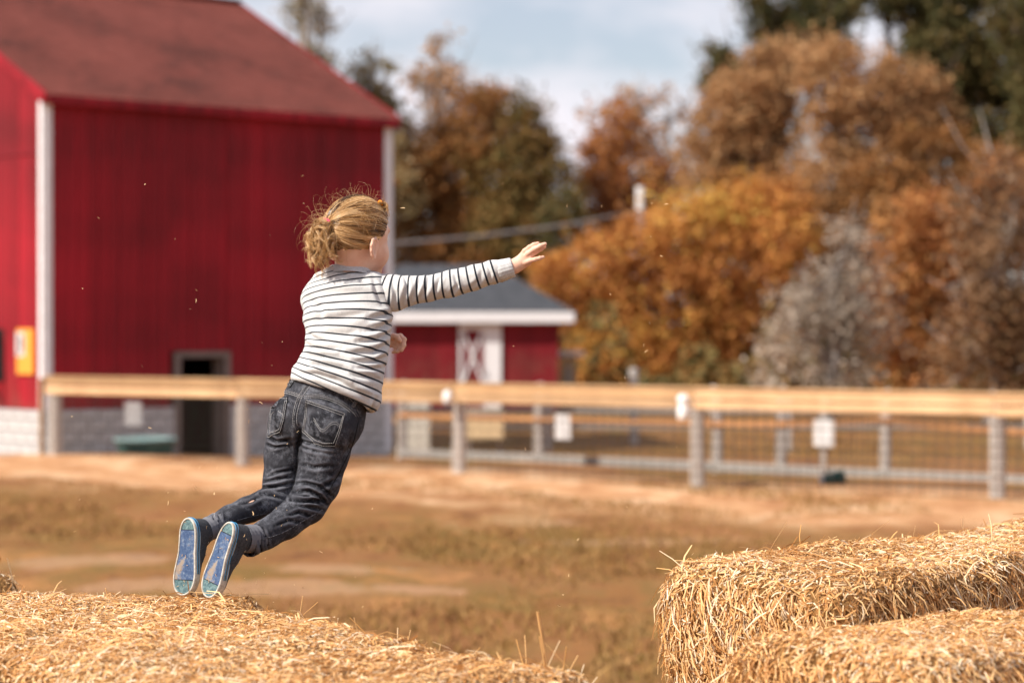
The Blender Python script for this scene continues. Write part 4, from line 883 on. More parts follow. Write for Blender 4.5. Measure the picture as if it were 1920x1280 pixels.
def hand_part(spec, k=.0035):
    pts = np.concatenate([A([p[:3] for p in ch]) for ch in spec['chains']] + [A([spec['palm'][0][:3], spec['palm'][1][:3]])])
    W3 = A([c_(*p) for p in pts]); v = Vol(W3.min(0) - .035, W3.max(0) + .035, .0012)
    a, b = spec['palm']; ax = spec['ax']
    v.loft(c_(*a[:3]), c_(*b[:3]), a[3], b[3], ax, None, a[4], b[4], k, cap=1.0)
    for w in spec['wrist']: v.loft(c_(*w[0]), c_(*w[1]), w[2], w[3], k=.012)
    for ch in spec['chains']:
        for p, q_ in zip(ch, ch[1:]): v.loft(c_(*p[:3]), c_(*q_[:3]), p[3], q_[3], k=k * .8)
    return v.mesh()
RH = dict(palm=((966, 499, 6.5, .017, .013), (986, 485, 6.492, .0215, .0105)), ax=(-.50, -.12, .85), wrist=[((935, 510, 6.5), (962, 500, 6.5), .019, .016), ((962, 500, 6.5), (972, 495, 6.5), .016, .015)],
    chains=[((977, 482, 6.497, .0088), (984, 471, 6.49, .0072), (993, 463.5, 6.484, .0064), (1001, 459, 6.482, .0060), (1008.5, 456.5, 6.484, .0050)),
            ((982, 484, 6.492, .0088), (990, 475.5, 6.484, .0074), (1002, 467, 6.476, .0068), (1013, 461, 6.472, .0063), (1022, 457.5, 6.474, .0052)),
            ((985, 487, 6.490, .0086), (994, 480, 6.486, .0072), (1005, 472, 6.484, .0065), (1014, 467, 6.484, .0060), (1021, 463, 6.488, .0050)),
            ((985, 492, 6.488, .0084), (995, 488.5, 6.480, .0066), (1004, 486, 6.474, .0058), (1012, 483.8, 6.472, .0052), (1018.5, 482.2, 6.474, .0044)),
            ((970, 494, 6.505, .010), (978, 488, 6.520, .0085), (986, 482, 6.532, .0074), (996, 477, 6.538, .0062))])
LH = dict(palm=((727, 640, 6.68, .016, .013), (742, 637, 6.675, .019, .012)), ax=(.1, -.4, .9), wrist=[((700, 641, 6.69), (727, 640, 6.68), .018, .015)],
    chains=[((740, 631, 6.672, .0085), (751, 630, 6.664, .0072), (758, 636, 6.656, .0064), (757, 645, 6.652, .0054)),
            ((741, 637, 6.670, .0085), (752, 639, 6.660, .0072), (757, 647, 6.652, .0064), (753, 656, 6.650, .0054)),
            ((740, 642, 6.672, .0083), (748, 646, 6.664, .0070), (751, 654, 6.656, .0062), (745, 659, 6.656, .0052)),
            ((737, 646, 6.676, .0078), (742, 651, 6.668, .0064), (743, 658, 6.662, .0056), (737, 660, 6.662, .0046)),
            ((730, 634, 6.668, .0095), (738, 630, 6.654, .0080), (745, 632, 6.646, .0070), (750, 638, 6.642, .0056))])
bv = make_body(); bV, bQ = bv.mesh(); bV = relax(bV, bQ, 3)
parts_ = [(bV, bQ)]
hV, hQ = head_part(); hV = relax(hV, hQ, 1); parts_.append((hV, hQ))
for sp_ in (RH, LH):
    V, Q = hand_part(sp_); V = relax(V, Q, 2, .4); parts_.append((V, Q))
VV = np.concatenate([p[0] for p in parts_]); off = 0; QQ = []
for V, Q in parts_: QQ.append(Q + off); off += len(V)
lip = np.zeros(len(VV)); rel = (VV - HC) @ HM; lip = np.exp(-((rel[:, 1] / .016) ** 2 + ((rel[:, 2] + .0625) / .0075) ** 2)) * (rel[:, 0] > .07); lip = np.clip(lip * 1.6, 0, 1)
person = world_obj('person', VV, np.concatenate(QQ), M['skin'], None, True, {'lip': lip})
tag(person, 'small child with curly blonde ponytail in striped sweater leaping off the straw', 'person')
for s in (-1, 1):
    e = hp(.0755, .030 * s, -.003); m = MB(); m.lathe([(.0115 * math.sin(a), .0115 * math.cos(a)) for a in np.linspace(0, math.pi, 10)], e, 16, Matrix(((Rh[0], Uh[0], Fh[0]), (Rh[1], Uh[1], Fh[1]), (Rh[2], Uh[2], Fh[2]))))
    o = m.obj('eye', M['eye'], person, True); m = MB(); m.lathe([(.0, .0118), (.005, .0108), (.0055, .0102)], e, 14, Matrix(((Rh[0], Uh[0], Fh[0]), (Rh[1], Uh[1], Fh[1]), (Rh[2], Uh[2], Fh[2])))); m.obj('iris', M['iris'], o, True)

# ---- sculpting folds into cloth: strokes measured on the photograph, cut into the side that faces them
def sculpt(V, Q, strokes, ridge=.55):
    nn = vnormals(V, Q); px, py = proj(V); vd = V - A((0, 0, EYE)); vd /= np.linalg.norm(vd, axis=1)[:, None]
    face = np.clip(-(nn * vd).sum(1) * 1.6 + .15, 0, 1); disp = np.zeros(len(V))
    for pts, w, dep in strokes:
        best = np.full(len(V), 1e9); tt = np.zeros(len(V)); n = len(pts) - 1
        for i, (a, b) in enumerate(zip(pts, pts[1:])):
            dx, dy = b[0] - a[0], b[1] - a[1]; t = np.clip(((px - a[0]) * dx + (py - a[1]) * dy) / (dx * dx + dy * dy), 0, 1)
            d = np.hypot(px - a[0] - t * dx, py - a[1] - t * dy); k = d < best; best[k] = d[k]; tt[k] = (i + t[k]) / n
        tap = np.sin(np.clip(tt, .04, .96) * math.pi) ** .6; disp += dep * tap * (-np.exp(-(best / w) ** 2) + ridge * np.exp(-((best - 2.0 * w) / (w * 1.1)) ** 2))
    return V + nn * (disp * face)[:, None]
def shrink_cavity(v, *a, **k): v.loft(*a, mode='sub', **k)

# ---- sweater
def make_sweater():
    v = Vol((-.68, 6.30, float(c_(600, 830, 6.5)[2])), (-.16, 6.78, float(c_(600, 480, 6.5)[2])), .0025)
    L = [ # px,py,d, half width, half thickness, axis
      (657, 512, 6.545, .058, .046, (1, -.10, .22)), (652, 530, 6.54, .092, .058, (1, -.12, .20)), (650, 553, 6.53, .113, .072, (1, -.15, .14)), (652, 595, 6.515, .120, .080, (1, -.2, .10)),
      (652, 640, 6.50, .113, .080, (1, -.25, .02)), (648, 672, 6.485, .112, .080, (1, -.3, -.12)), (640, 695, 6.48, .118, .084, (1, -.35, -.28)), (629, 722, 6.465, .124, .090, (1, -.4, -.46)), (624, 734, 6.46, .122, .090, (1, -.4, -.50))]
    for a, b in zip(L, L[1:]): v.loft(c_(*a[:3]), c_(*b[:3]), a[3], b[3], a[5], b[5], a[4], b[4], k=.010, cap=.35, pw=2.3)
    v.ell(c_(700, 540, 6.53), (.040, .05, .048), None, .03); v.ell(c_(598, 556, 6.55), (.040, .05, .045), None, .03)
    v.ell(c_(697, 750, 6.45), (.020, .045, .026), None, .03)      # loose hem hanging at the right hip
    # opening at the bottom: cloth is a shell there
    v.loft(c_(634, 712, 6.47), c_(610, 765, 6.455), .100, .118, (1, -.4, -.46), (1, -.4, -.5), .078, .084, k=.004, mode='sub', cap=.2, pw=2.3)
    V, Q = v.mesh(); V = relax(V, Q, 5)
    st = [ # folds
      ([(742, 585), (715, 592), (690, 598)], 4.5, .006), ([(742, 600), (712, 615), (680, 622)], 4.5, .0055), ([(740, 618), (705, 637), (670, 642)], 4, .0045), ([(738, 640), (700, 660), (640, 662)], 4.5, .005),
      ([(738, 575), (728, 560), (724, 535)], 3.5, .004), ([(572, 620), (585, 632), (610, 640)], 4, .004), ([(572, 645), (590, 654), (640, 655)], 4, .0045), ([(575, 668), (610, 668), (650, 676)], 4.5, .006),
      ([(560, 688), (600, 684), (640, 692), (700, 722)], 4.5, .006), ([(552, 700), (590, 700), (640, 716), (690, 750)], 5, .005), ([(735, 665), (700, 678), (660, 680)], 4, .004), ([(725, 690), (695, 690), (665, 690)], 3.5, .004),
      ([(720, 715), (690, 706), (660, 702)], 4, .0045), ([(712, 735), (690, 725), (665, 716)], 3.5, .004), ([(580, 560), (600, 580), (604, 610)], 6, .0035), ([(700, 520), (706, 550), (722, 578)], 4, .003),
      ([(640, 510), (655, 525), (685, 528)], 6, .002), ([(600, 600), (640, 596), (690, 585)], 6, .002), ([(600, 625), (650, 626), (700, 610)], 6, .0025), ([(707, 745), (700, 762), (690, 772)], 3, .005)]
    V = sculpt(V, Q, [(a, b, c * 1.5) for a, b, c in st]); nn = vnormals(V, Q); V = V + nn * (fbm(V, 34, 4, 3) * .003)[:, None]
    p0, p1 = c_(652, 520, 6.54), c_(618, 738, 6.46); n0 = A((-.20, .30, .95)); n1 = A((.42, .10, .90)); n0 /= np.linalg.norm(n0); n1 /= np.linalg.norm(n1)
    # undulate the knit with the folds
    w = fbm(V, 20, 9, 2) * .006; d0 = -((V - p0) @ n0) + w; d1 = (V - p1) @ n1 + w; s = d0 / (d0 + d1)
    sw = np.where(s > 1.0, -.5, .10); return V, Q, s * 15.6 + .2, sw
sV, sQ, ss, sw = make_sweater(); sweater = world_obj('sweater', sV, sQ, M['sweater'], person, True, {'stripe': ss, 'swidth': sw})
def make_sleeve(L, st, k0, k1, nst, s_off, endt):
    W3 = A([c_(*p[:3]) for p in L]); v = Vol(W3.min(0) - .08, W3.max(0) + .08, .0022)
    for a, b in zip(L, L[1:]): v.loft(c_(*a[:3]), c_(*b[:3]), a[3], b[3], k=.008)
    V, Q = v.mesh(); V = relax(V, Q, 4); V = sculpt(V, Q, [(a, b, c * 1.3) for a, b, c in st]) if st else V; nn = vnormals(V, Q); V = V + nn * (fbm(V, 45, 6, 3) * .0034)[:, None]
    # distance along the arm
    acc = 0; best = np.full(len(V), 1e9); S = np.zeros(len(V)); tot = sum(np.linalg.norm(W3[i + 1] - W3[i]) for i in range(len(W3) - 1))
    for a, b in zip(W3, W3[1:]):
        ln = np.linalg.norm(b - a); t = np.clip((V - a) @ (b - a) / ln ** 2, 0, 1); d = np.linalg.norm(V - a - t[:, None] * (b - a), axis=1); k = d < best; best[k] = d[k]; S[k] = acc + t[k] * ln
        x = V @ ((b - a) / ln); acc += ln
    ax = (W3[-1] - W3[0]) / np.linalg.norm(W3[-1] - W3[0]); S = .35 * S + .65 * ((V - W3[0]) @ ax) * tot / ((W3[-1] - W3[0]) @ ax)
    cross = V[:, 2] - np.interp(V[:, 0], W3[:, 0], W3[:, 2]); kk = k0 + (k1 - k0) * S / tot; s = (S + cross * kk + fbm(V, 24, 8, 2) * .0035) * nst / tot + s_off
    return V, Q, s, np.where((S / tot > endt) | (S / tot < .02), -.5, .115)
SL = [(716, 545, 6.53, .044), (738, 549, 6.515, .048), (762, 545, 6.505, .040), (800, 541, 6.5, .0335), (845, 532.5, 6.5, .0345), (890, 520.5, 6.5, .0335), (925, 511, 6.5, .0315), (940, 507, 6.5, .0265)]
stv = [([(758, 512), (764, 535), (756, 572)], 3.5, .0045), ([(790, 516), (782, 540), (770, 568)], 3.5, .0035), ([(806, 514), (800, 538), (790, 562)], 4, .004), ([(830, 512), (822, 530), (812, 556)], 3.5, .003),
       ([(845, 553), (858, 535), (852, 512)], 3, .003), ([(735, 525), (742, 550), (740, 575)], 3.5, .004), ([(880, 543), (900, 525), (905, 500)], 4, .002), ([(918, 534), (920, 512), (912, 492)], 3, .0022)]
V, Q, s, w = make_sleeve(SL, stv, -.30, .17, 14.2, .1, .985); sl1 = world_obj('sleeve', V, Q, M['sleeve'], sweater, True, {'stripe': s, 'swidth': w})
SL2 = [(594, 560, 6.56, .044), (600, 590, 6.63, .040), (630, 635, 6.70, .037), (680, 643, 6.695, .031), (704, 641, 6.685, .027)]
V, Q, s, w = make_sleeve(SL2, None, 0, 0, 12, 0, .97); world_obj('sleeve', V, Q, M['sleeve'], sweater, True, {'stripe': s, 'swidth': w})
# ribbed cuffs and collar
def ring_band(name, path, radii, ax, mat, parent, n=40, rib=.0006, ribs=46):
    m = MB(); path = [Vector(p) for p in path]; i0 = 0; ax = Vector(ax)
    for k, p in enumerate(path):
        d = (path[min(k + 1, len(path) - 1)] - path[max(k - 1, 0)]).normalized(); a = (ax - d * ax.dot(d)).normalized(); b = d.cross(a); ra, rb = radii[k]
        for j in range(n):
            t = 2 * math.pi * j / n; q_ = 1 + rib / ra * math.cos(ribs * t); m.v.append(tuple(p + a * math.cos(t) * ra * q_ + b * math.sin(t) * rb * q_))
    for k in range(len(path) - 1):
        for j in range(n): a = k * n + j; b = k * n + (j + 1) % n; m.f.append((a, b, b + n, a + n))
    return m.obj(name, mat, parent, True)
a, b = P(932, 509.5, 6.5), P(962, 501, 6.5); dd_ = (b - a).normalized()
ring_band('cuff', [a, a + dd_ * .002, a.lerp(b, .3), a.lerp(b, .7), b - dd_ * .003, b, b - dd_ * .002, b - dd_ * .02], [(.026, .026), (.0305, .0305), (.0295, .0295), (.0275, .0275), (.0265, .0265), (.0245, .0245), (.0225, .0225), (.021, .021)], (0, 0, 1), M['rib'], sweater, 64)
a, b = P(700, 641, 6.685), P(722, 640, 6.68); dd_ = (b - a).normalized()
ring_band('cuff', [a, a + dd_ * .003, b - dd_ * .003, b, b - dd_ * .002, b - dd_ * .015], [(.022, .022), (.026, .026), (.024, .024), (.022, .022), (.02, .02), (.019, .019)], (0, 0, 1), M['rib'], sweater, 64)
cn = A((.04, .30, 1)); cn = Vector(cn).normalized(); cc = P(656, 510, 6.545)
ring_band('collar', [cc - cn * .016, cc - cn * .008, cc + cn * .004, cc + cn * .010, cc + cn * .006, cc - cn * .01], [(.070, .060), (.062, .055), (.057, .051), (.053, .047), (.050, .044), (.050, .044)], (1, -.1, .1), M['rib'], sweater, 80)

# ---- jeans
def make_jeans():
    v = Vol((-.90, 6.14, float(c_(600, 1075, 6.2)[2])), (-.18, 6.70, float(c_(600, 690, 6.5)[2])), .0025)
    v.loft(c_(604, 765, 6.465), c_(622, 728, 6.47), .116, .108, (1, -.4, -.46), (1, -.4, -.46), .082, .076, k=.02, cap=.35)
    v.ell(c_(560, 783, 6.455), (.068, .062, .070), None, .02); v.ell(c_(622, 800, 6.415), (.070, .064, .072), None, .02)
    v.ell(c_(640, 790, 6.47), (.060, .075, .07), None, .03)
    for pts in (((618, 800, 6.45, .076), (608, 850, 6.44, .067), (596, 905, 6.43, .057), (576, 945, 6.42, .052), (535, 979, 6.36, .043), (500, 1000, 6.31, .038), (468, 1018, 6.27, .036)),
                ((554, 790, 6.5, .074), (540, 850, 6.505, .063), (531, 900, 6.5, .055), (520, 935, 6.485, .045), (465, 955, 6.42, .034), (430, 970, 6.375, .031), (398, 987, 6.33, .029))):
        for a, b in zip(pts, pts[1:]): v.loft(c_(*a[:3]), c_(*b[:3]), a[3], b[3], k=.010)
    # groove between the buttocks
    v.loft(c_(566, 770, 6.35), c_(562, 830, 6.36), .006, .012, k=.03, mode='sub')
    for a, b, r_ in (((474, 1015, 6.28), (455, 1026, 6.25), .031), ((404, 984, 6.338), (386, 994, 6.31), .025)): v.loft(c_(*a), c_(*b), r_, r_, k=.002, mode='sub', cap=.2)
    V, Q = v.mesh(); V = relax(V, Q, 5)
    st = [([(545, 937), (570, 940), (606, 938)], 3.2, .0065), ([(549, 922), (580, 920), (600, 930), (612, 944)], 3, .0045), ([(548, 905), (575, 905), (600, 912), (625, 930)], 3, .0028), ([(556, 945), (590, 952), (607, 957)], 3, .004),
      ([(556, 822), (575, 830), (605, 838), (640, 838)], 3.5, .0035), ([(502, 818), (520, 828), (550, 822)], 3.2, .0035), ([(558, 830), (580, 842), (620, 850)], 3, .0022), ([(500, 832), (515, 838), (535, 834)], 2.6, .0022),
      ([(492, 902), (510, 900), (545, 893)], 3, .003), ([(489, 915), (515, 912), (548, 905)], 3, .005), ([(489, 925), (515, 930), (535, 938)], 3, .004), ([(500, 895), (520, 885), (548, 880)], 2.6, .002),
      ([(560, 800), (562, 830), (560, 860)], 5, .004), ([(660, 815), (655, 840), (640, 870)], 5, .003), ([(645, 880), (630, 900), (600, 915)], 4, .003), ([(560, 868), (590, 876), (630, 872)], 3.5, .0018),
      ([(470, 1045), (466, 1020), (461, 995)], 2.2, .0035), ([(480, 1042), (476, 1015), (470, 992)], 2.2, .0032), ([(491, 1040), (487, 1012), (480, 988)], 2.2, .0026), ([(505, 1034), (500, 1010), (492, 990)], 2.4, .002),
      ([(400, 1005), (396, 985), (390, 965)], 2.0, .003), ([(408, 1002), (404, 982), (400, 962)], 2.0, .003), ([(418, 998), (414, 978), (412, 960)], 2.2, .0022),
      ([(540, 965), (560, 960), (585, 968)], 3, .0025), ([(515, 985), (540, 975), (570, 980)], 3.2, .002), ([(450, 945), (470, 940), (490, 930)], 3, .002), ([(525, 745), (540, 752), (552, 760)], 3, .0015), ([(580, 745), (620, 752), (660, 770)], 3.5, .0015)]
    V = sculpt(V, Q, [(a, b, c * 1.45) for a, b, c in st], .7); nn = vnormals(V, Q); V = V + nn * (fbm(V, 40, 14, 3) * .0022 + fbm(V, 110, 15, 2) * .0007)[:, None]; return V, Q
jV, jQ = make_jeans(); jeans = world_obj('jeans', jV, jQ, M['denim'], person, True)
jb = BVHTree.FromPolygons([tuple(v) for v in jV], [tuple(int(i) for i in q_) for q_ in jQ]); CO = Vector((0, 0, EYE))
def hit(px, py, tree=jb):
    r = ray(px, py).normalized(); h = tree.ray_cast(CO, r); return (h[0], h[1]) if h[0] is not None else (None, None)
def dense(pts, step=2.0):
    o = []
    for a, b in zip(pts, pts[1:]):
        n = max(1, int(math.hypot(b[0] - a[0], b[1] - a[1]) / step)); o += [(a[0] + (b[0] - a[0]) * i / n, a[1] + (b[1] - a[1]) * i / n) for i in range(n)]
    return o + [pts[-1]]
def smoothpx(pts, n=8):
    """Catmull-Rom through the points"""
    p = [pts[0]] + list(pts) + [pts[-1]]; o = []
    for i in range(1, len(p) - 2):
        for k in range(n):
            t = k / n; o.append(tuple(.5 * (2 * p[i][j] + (p[i + 1][j] - p[i - 1][j]) * t + (2 * p[i - 1][j] - 5 * p[i][j] + 4 * p[i + 1][j] - p[i + 2][j]) * t * t + (3 * p[i][j] - p[i - 1][j] - 3 * p[i + 1][j] + p[i + 2][j]) * t ** 3) for j in (0, 1)))
    return o + [pts[-1]]
def on_cloth(pts, off):
    o = []
    for p in dense(pts, 1.6):
        h, n = hit(*p)
        if h is not None: o.append(h + n * off)
    return o
def seam(pts, parent, name='seam', w=.0012, off=.0004, mat='worn', smooth=True):
    c = on_cloth(smoothpx(pts) if smooth else pts, off)
    if len(c) > 2: return MB().tube(c, w, 5).obj(name, M[mat], parent, True)
def stitches(pts, parent, dash=2.3, gap=1.3, w=.0007, off=.0012, smooth=True):
    m = MB(); p = dense(smoothpx(pts) if smooth else pts, .5); L = 0; i = 0
    while i < len(p) - 1:
        j = min(len(p) - 1, i + int(dash / .5)); c = []
        for k in (i, (i + j) // 2, j):
            h, n = hit(*p[k])
            if h is not None: c.append(h + n * off)
        if len(c) == 3 and (c[0] - c[2]).length < .02: m.tube(c, w, 4)
        i = j + max(1, int(gap / .5))
    if m.v: o = m.obj('stitching', M['stitch'], parent); o['kind'] = 'stuff'
def patch(name, poly, mat, parent, off=.0016, n=16):
    """quad patch (4 corner px, two rails) laid on the cloth with its own thickness"""
    top, bot = poly; V, Q = [], []; k = n
    def at(r, t):
        t *= len(r) - 1; i = min(int(t), len(r) - 2); f = t - i; return (r[i][0] + (r[i + 1][0] - r[i][0]) * f, r[i][1] + (r[i + 1][1] - r[i][1]) * f)
    for i in range(k + 1):
        for j in range(k + 1):
            a, b = at(top, i / k), at(bot, i / k); p = (a[0] + (b[0] - a[0]) * j / k, a[1] + (b[1] - a[1]) * j / k); h, nn = hit(*p)
            if h is None: h, nn = jb.find_nearest(P(p[0], p[1], 6.44))[:2]
            V.append(tuple(h + nn * off))
    V += [tuple(Vector(v) + (Vector(v) - CO).normalized() * (off + .002)) for v in V]; s = (k + 1) ** 2
    for i in range(k):
        for j in range(k): a = i * (k + 1) + j; Q.append((a, a + 1, a + k + 2, a + k + 1))
    edge = [i * (k + 1) for i in range(k + 1)] + [k * (k + 1) + j for j in range(1, k + 1)] + [i * (k + 1) + k for i in range(k - 1, -1, -1)] + [j for j in range(k - 1, 0, -1)]
    for a, b in zip(edge, edge[1:] + edge[:1]): Q.append((a, b, b + s, a + s))
    return world_obj(name, V, Q, M[mat] if mat in M else mat, parent, True)
# waistband, yoke, centre seam, pockets
wb_top = smoothpx([(548, 702), (566, 697), (592, 699), (620, 706), (650, 720), (676, 742), (690, 764)]); wb_bot = smoothpx([(537, 720), (552, 714), (580, 716), (610, 724), (640, 738), (664, 758), (676, 778)])
seam([(534, 722), (552, 716), (580, 718), (610, 726), (640, 740), (664, 760), (676, 780)], jeans, mat='worn'); stitches([(536, 720), (552, 713), (580, 715), (610, 722), (641, 736), (666, 757)], jeans)
seam([(524, 729), (545, 733), (568, 741)], jeans, 'yoke_seam'); stitches([(524, 731.5), (545, 735.5), (566, 743)], jeans); stitches([(524, 735), (545, 739), (565, 746)], jeans)
seam([(570, 740), (600, 739), (635, 750), (660, 767), (672, 781)], jeans, 'yoke_seam'); stitches([(571, 743), (600, 742), (634, 753), (658, 770), (668, 782)], jeans); stitches([(571, 746.5), (600, 745.5), (633, 756.5), (656, 773)], jeans)
seam([(577, 722), (562, 745), (553, 775), (553, 800), (559, 812)], jeans, 'centre_seam', .0016, mat='worn'); stitches([(573, 724), (558, 746), (550, 775), (550, 800)], jeans); stitches([(581, 724), (566, 746), (557, 775), (557, 797)], jeans)
pk = smoothpx([(541, 743.5), (536, 772), (527, 810)], 6); pl = smoothpx([(514, 745), (507, 775), (502, 818)], 6)
p1_ = patch('pocket', (pl, pk), 'denim', jeans); stitches([(514, 746), (508, 775), (503, 815), (504, 819), (526, 808), (533, 785), (539, 745)], p1_, off=.0030, smooth=False); stitches([(514, 748.5), (539, 747)], p1_, off=.003, smooth=False); stitches([(510, 775), (508, 795), (507, 812), (524, 804), (530, 785), (535, 752)], p1_, off=.0030, smooth=False)
stitches([(508, 785), (514, 773), (523, 771), (532, 778)], p1_, dash=6, gap=.1, off=.0028, w=.00042)
qk = smoothpx([(573, 749), (571, 778), (566, 808)], 6); ql = smoothpx([(646, 775), (641, 800), (628, 836)], 6)
p2_ = patch('pocket', (qk, ql), 'denim', jeans, n=20)
stitches([(574, 750), (645, 776), (638, 805), (628, 834), (606, 834), (590, 829), (568, 808), (572, 778), (574, 752)], p2_, off=.0030, smooth=False)
stitches([(576, 754), (642, 780)], p2_, off=.003, smooth=False); stitches([(642, 781), (635, 805), (625, 830), (606, 830), (592, 825), (571, 806), (575, 778), (577, 756)], p2_, off=.0030, smooth=False)
for dy in (0, 4): stitches([(570, 788 + dy), (580, 781 + dy), (590, 785 + dy), (597, 797 + dy), (604, 805 + dy), (612, 801 + dy), (620, 793 + dy), (630, 791 + dy), (638, 799 + dy)], p2_, dash=8, gap=.1, off=.0028, w=.00042)
seam([(574, 749.5), (646, 775.5)], p2_, 'edge', .0009, .003, 'worn', False)
for (a, b) in (((599, 699), (582, 721)), ((676, 738), (660, 763)), ((548, 700), (539, 722))):     # belt loops
    dx, dy = b[0] - a[0], b[1] - a[1]; L_2 = math.hypot(dx, dy); nx_, ny_ = -dy / L_2 * 3.4, dx / L_2 * 3.4
    try:
        lp = patch('belt_loop', ([(a[0] - nx_, a[1] - ny_), (b[0] - nx_, b[1] - ny_)], [(a[0] + nx_, a[1] + ny_), (b[0] + nx_, b[1] + ny_)]), 'worn', jeans, .0034, 6)
    except Exception: pass
# outer and inner leg seams
seam([(672, 790), (662, 830), (645, 868), (625, 905), (612, 930)], jeans, 'side_seam', .0012, .0003, 'dark' if 'dark' in M else 'seam'); seam([(605, 955), (570, 975), (530, 998), (488, 1012)], jeans, 'side_seam', .0013, .0005, 'worn')
seam([(559, 812), (561, 850), (556, 890), (548, 918)], jeans, 'inner_seam', .0012, .0003, 'seam'); seam([(500, 962), (470, 968), (445, 975)], jeans, 'inner_seam', .0012, .0005, 'worn')
for a in (([(478, 1043), (474, 1015), (468, 992)]), ([(410, 1000), (406, 982), (402, 962)])): stitches(a, jeans, off=.001)

# ---- shoes
def shoe(heel, toe, nrm, label, right, ankle):
    heel, toe = A(heel), A(toe); T = toe - heel; Ln = np.linalg.norm(T); T /= Ln; n = A(nrm); n -= (n @ T) * T; n /= np.linalg.norm(n); S = np.cross(T, n)    # S: towards the outer/right
    def g3(x, y, z): return heel + T * x + S * y - n * z
    sg = 1 if right else -1
    def outline(off=0.0, nn=56):
        o = []
        for i in range(nn):
            t = 2 * math.pi * i / nn; x = .5 - .5 * math.cos(t); side = math.sin(t)
            hw = np.interp(x, [0, .15, .3, .45, .6, .75, .9, 1], [.0275, .0285, .028, .028, .0325, .0365, .037, .036]) * max(0, 1 - abs(2 * x - 1) ** 5) ** .5; cen = np.interp(x, [0, .3, .5, .75, 1], [0, .002, .001, -.002, -.005]) * sg
            xx = x * Ln; k = 1 if side > 0 else -1; y = cen + k * hw * (0 if i in (0, nn // 2) else 1)
            o.append([xx, y])
        o = A(o); c = o.mean(0); nb = np.roll(o, -1, 0) - np.roll(o, 1, 0); nr = np.stack([nb[:, 1], -nb[:, 0]], 1); nr /= np.linalg.norm(nr, axis=1)[:, None]; sgn = np.sign(((o - c) * nr).sum(1).mean()); return o + nr * sgn * off
    sh = MB(); nn = 56
    def rings(levels):
        m = MB()
        for off, z in levels: m.v += [tuple(g3(x, y, z)) for x, y in outline(off)]
        for k in range(len(levels) - 1):
            for j in range(nn): a = k * nn + j; b = k * nn + (j + 1) % nn; m.f.append((a, b, b + nn, a + nn))
        return m
    m = rings([(-.0045, .0022), (-.004, 0), (-.001, 0), (.0005, .002), (.0005, .020), (-.001, .0225), (-.006, .023), (-.02, .023)])
    v = Vol(np.minimum.reduce([g3(x, y, z) for x in (-.05, Ln + .05) for y in (-.07, .07) for z in (-.02, .13)]), np.maximum.reduce([g3(x, y, z) for x in (-.05, Ln + .05) for y in (-.07, .07) for z in (-.02, .13)]), .0022)
    v.loft(g3(.032, 0, .022), g3(.036, 0, .072), .029, .030, S, None, .031, .034, k=.01, cap=.4); v.loft(g3(.036, 0, .05), g3(.09, 0, .034), .029, .029, S, None, .030, .026, k=.015); v.loft(g3(.09, 0, .030), g3(Ln - .045, -.002 * sg, .018), .029, .033, S, None, .028, .022, k=.012); v.ell(g3(Ln - .036, -.003 * sg, .016), (.033, .032, .022), np.stack([T, S, n], 1), .01)
    v.loft(g3(.036, 0, .078), g3(.038, 0, .10), .024, .026, S, None, .028, .03, k=.002, mode='sub', cap=.2)
    V, Q = v.mesh(); V = relax(V, Q, 3); z = (V - heel) @ (-n); V = V - n * np.where(z < .012, .012 - z, 0)[:, None]
    up = world_obj('shoe', V, Q, M['canvas'], person, True)
    m.obj('foxing', M['rubber'], up, True)
    # outsole: blue field with ribbed heel and toe pieces
    o = outline(-.004); xs = o[:, 0]; lo_, hi_ = .155 * Ln, .80 * Ln
    def strip(x0, x1, nm, mt, ribs=False):
        half_ = nn // 2; ya = np.interp; u = o[:half_ + 1]; l = o[half_:]; l = np.vstack([l, o[:1]])[::-1]
        xx = np.linspace(max(x0, xs.min() + 1e-4), min(x1, xs.max() - 1e-4), 12); V, Q = [], []; ny = 26 if ribs else 8
        for a in xx:
            y1 = np.interp(a, u[:, 0], u[:, 1]); y2 = np.interp(a, l[:, 0], l[:, 1])
            for j in range(ny + 1): V.append(g3(a, y1 + (y2 - y1) * j / ny, .0016 + (.0014 * (j % 2) if ribs else 0)))
        for i in range(11):
            for j in range(ny): a = i * (ny + 1) + j; Q.append((a, a + 1, a + ny + 2, a + ny + 1))
        return world_obj(nm, V, Q, M[mt], up)
    strip(lo_ + .001, hi_ - .001, 'outsole', 'sole'); strip(0, lo_ - .001, 'heel_tread', 'tread', True); strip(hi_ + .001, Ln, 'toe_tread', 'tread', True)
    MB().poly([tuple(g3(x, y, .0028)) for x, y in o]).obj('sole_plate', M['seam'], up)
    for z_, mt, r_ in ((.0085, 'blue_line', .0012), (.0125, 'seam', .0010), (.0165, 'blue_line', .0012)):
        pts = [g3(x, y, z_) for x, y in outline(.0008) if x < .78 * Ln]; ou = outline(.0008); k = [i for i in range(nn) if ou[i, 0] < .74 * Ln]
        st_ = [i for i in k if (i - 1) % nn not in k][0]; seq = []; i = st_
        while i in k: seq.append(g3(ou[i, 0], ou[i, 1], z_)); i = (i + 1) % nn
        MB().tube(seq, r_, 6).obj('pinstripe', M[mt], up, True)
    tb = BVHTree.FromPolygons([tuple(q_) for q_ in V], [tuple(int(i) for i in q_) for q_ in Q])
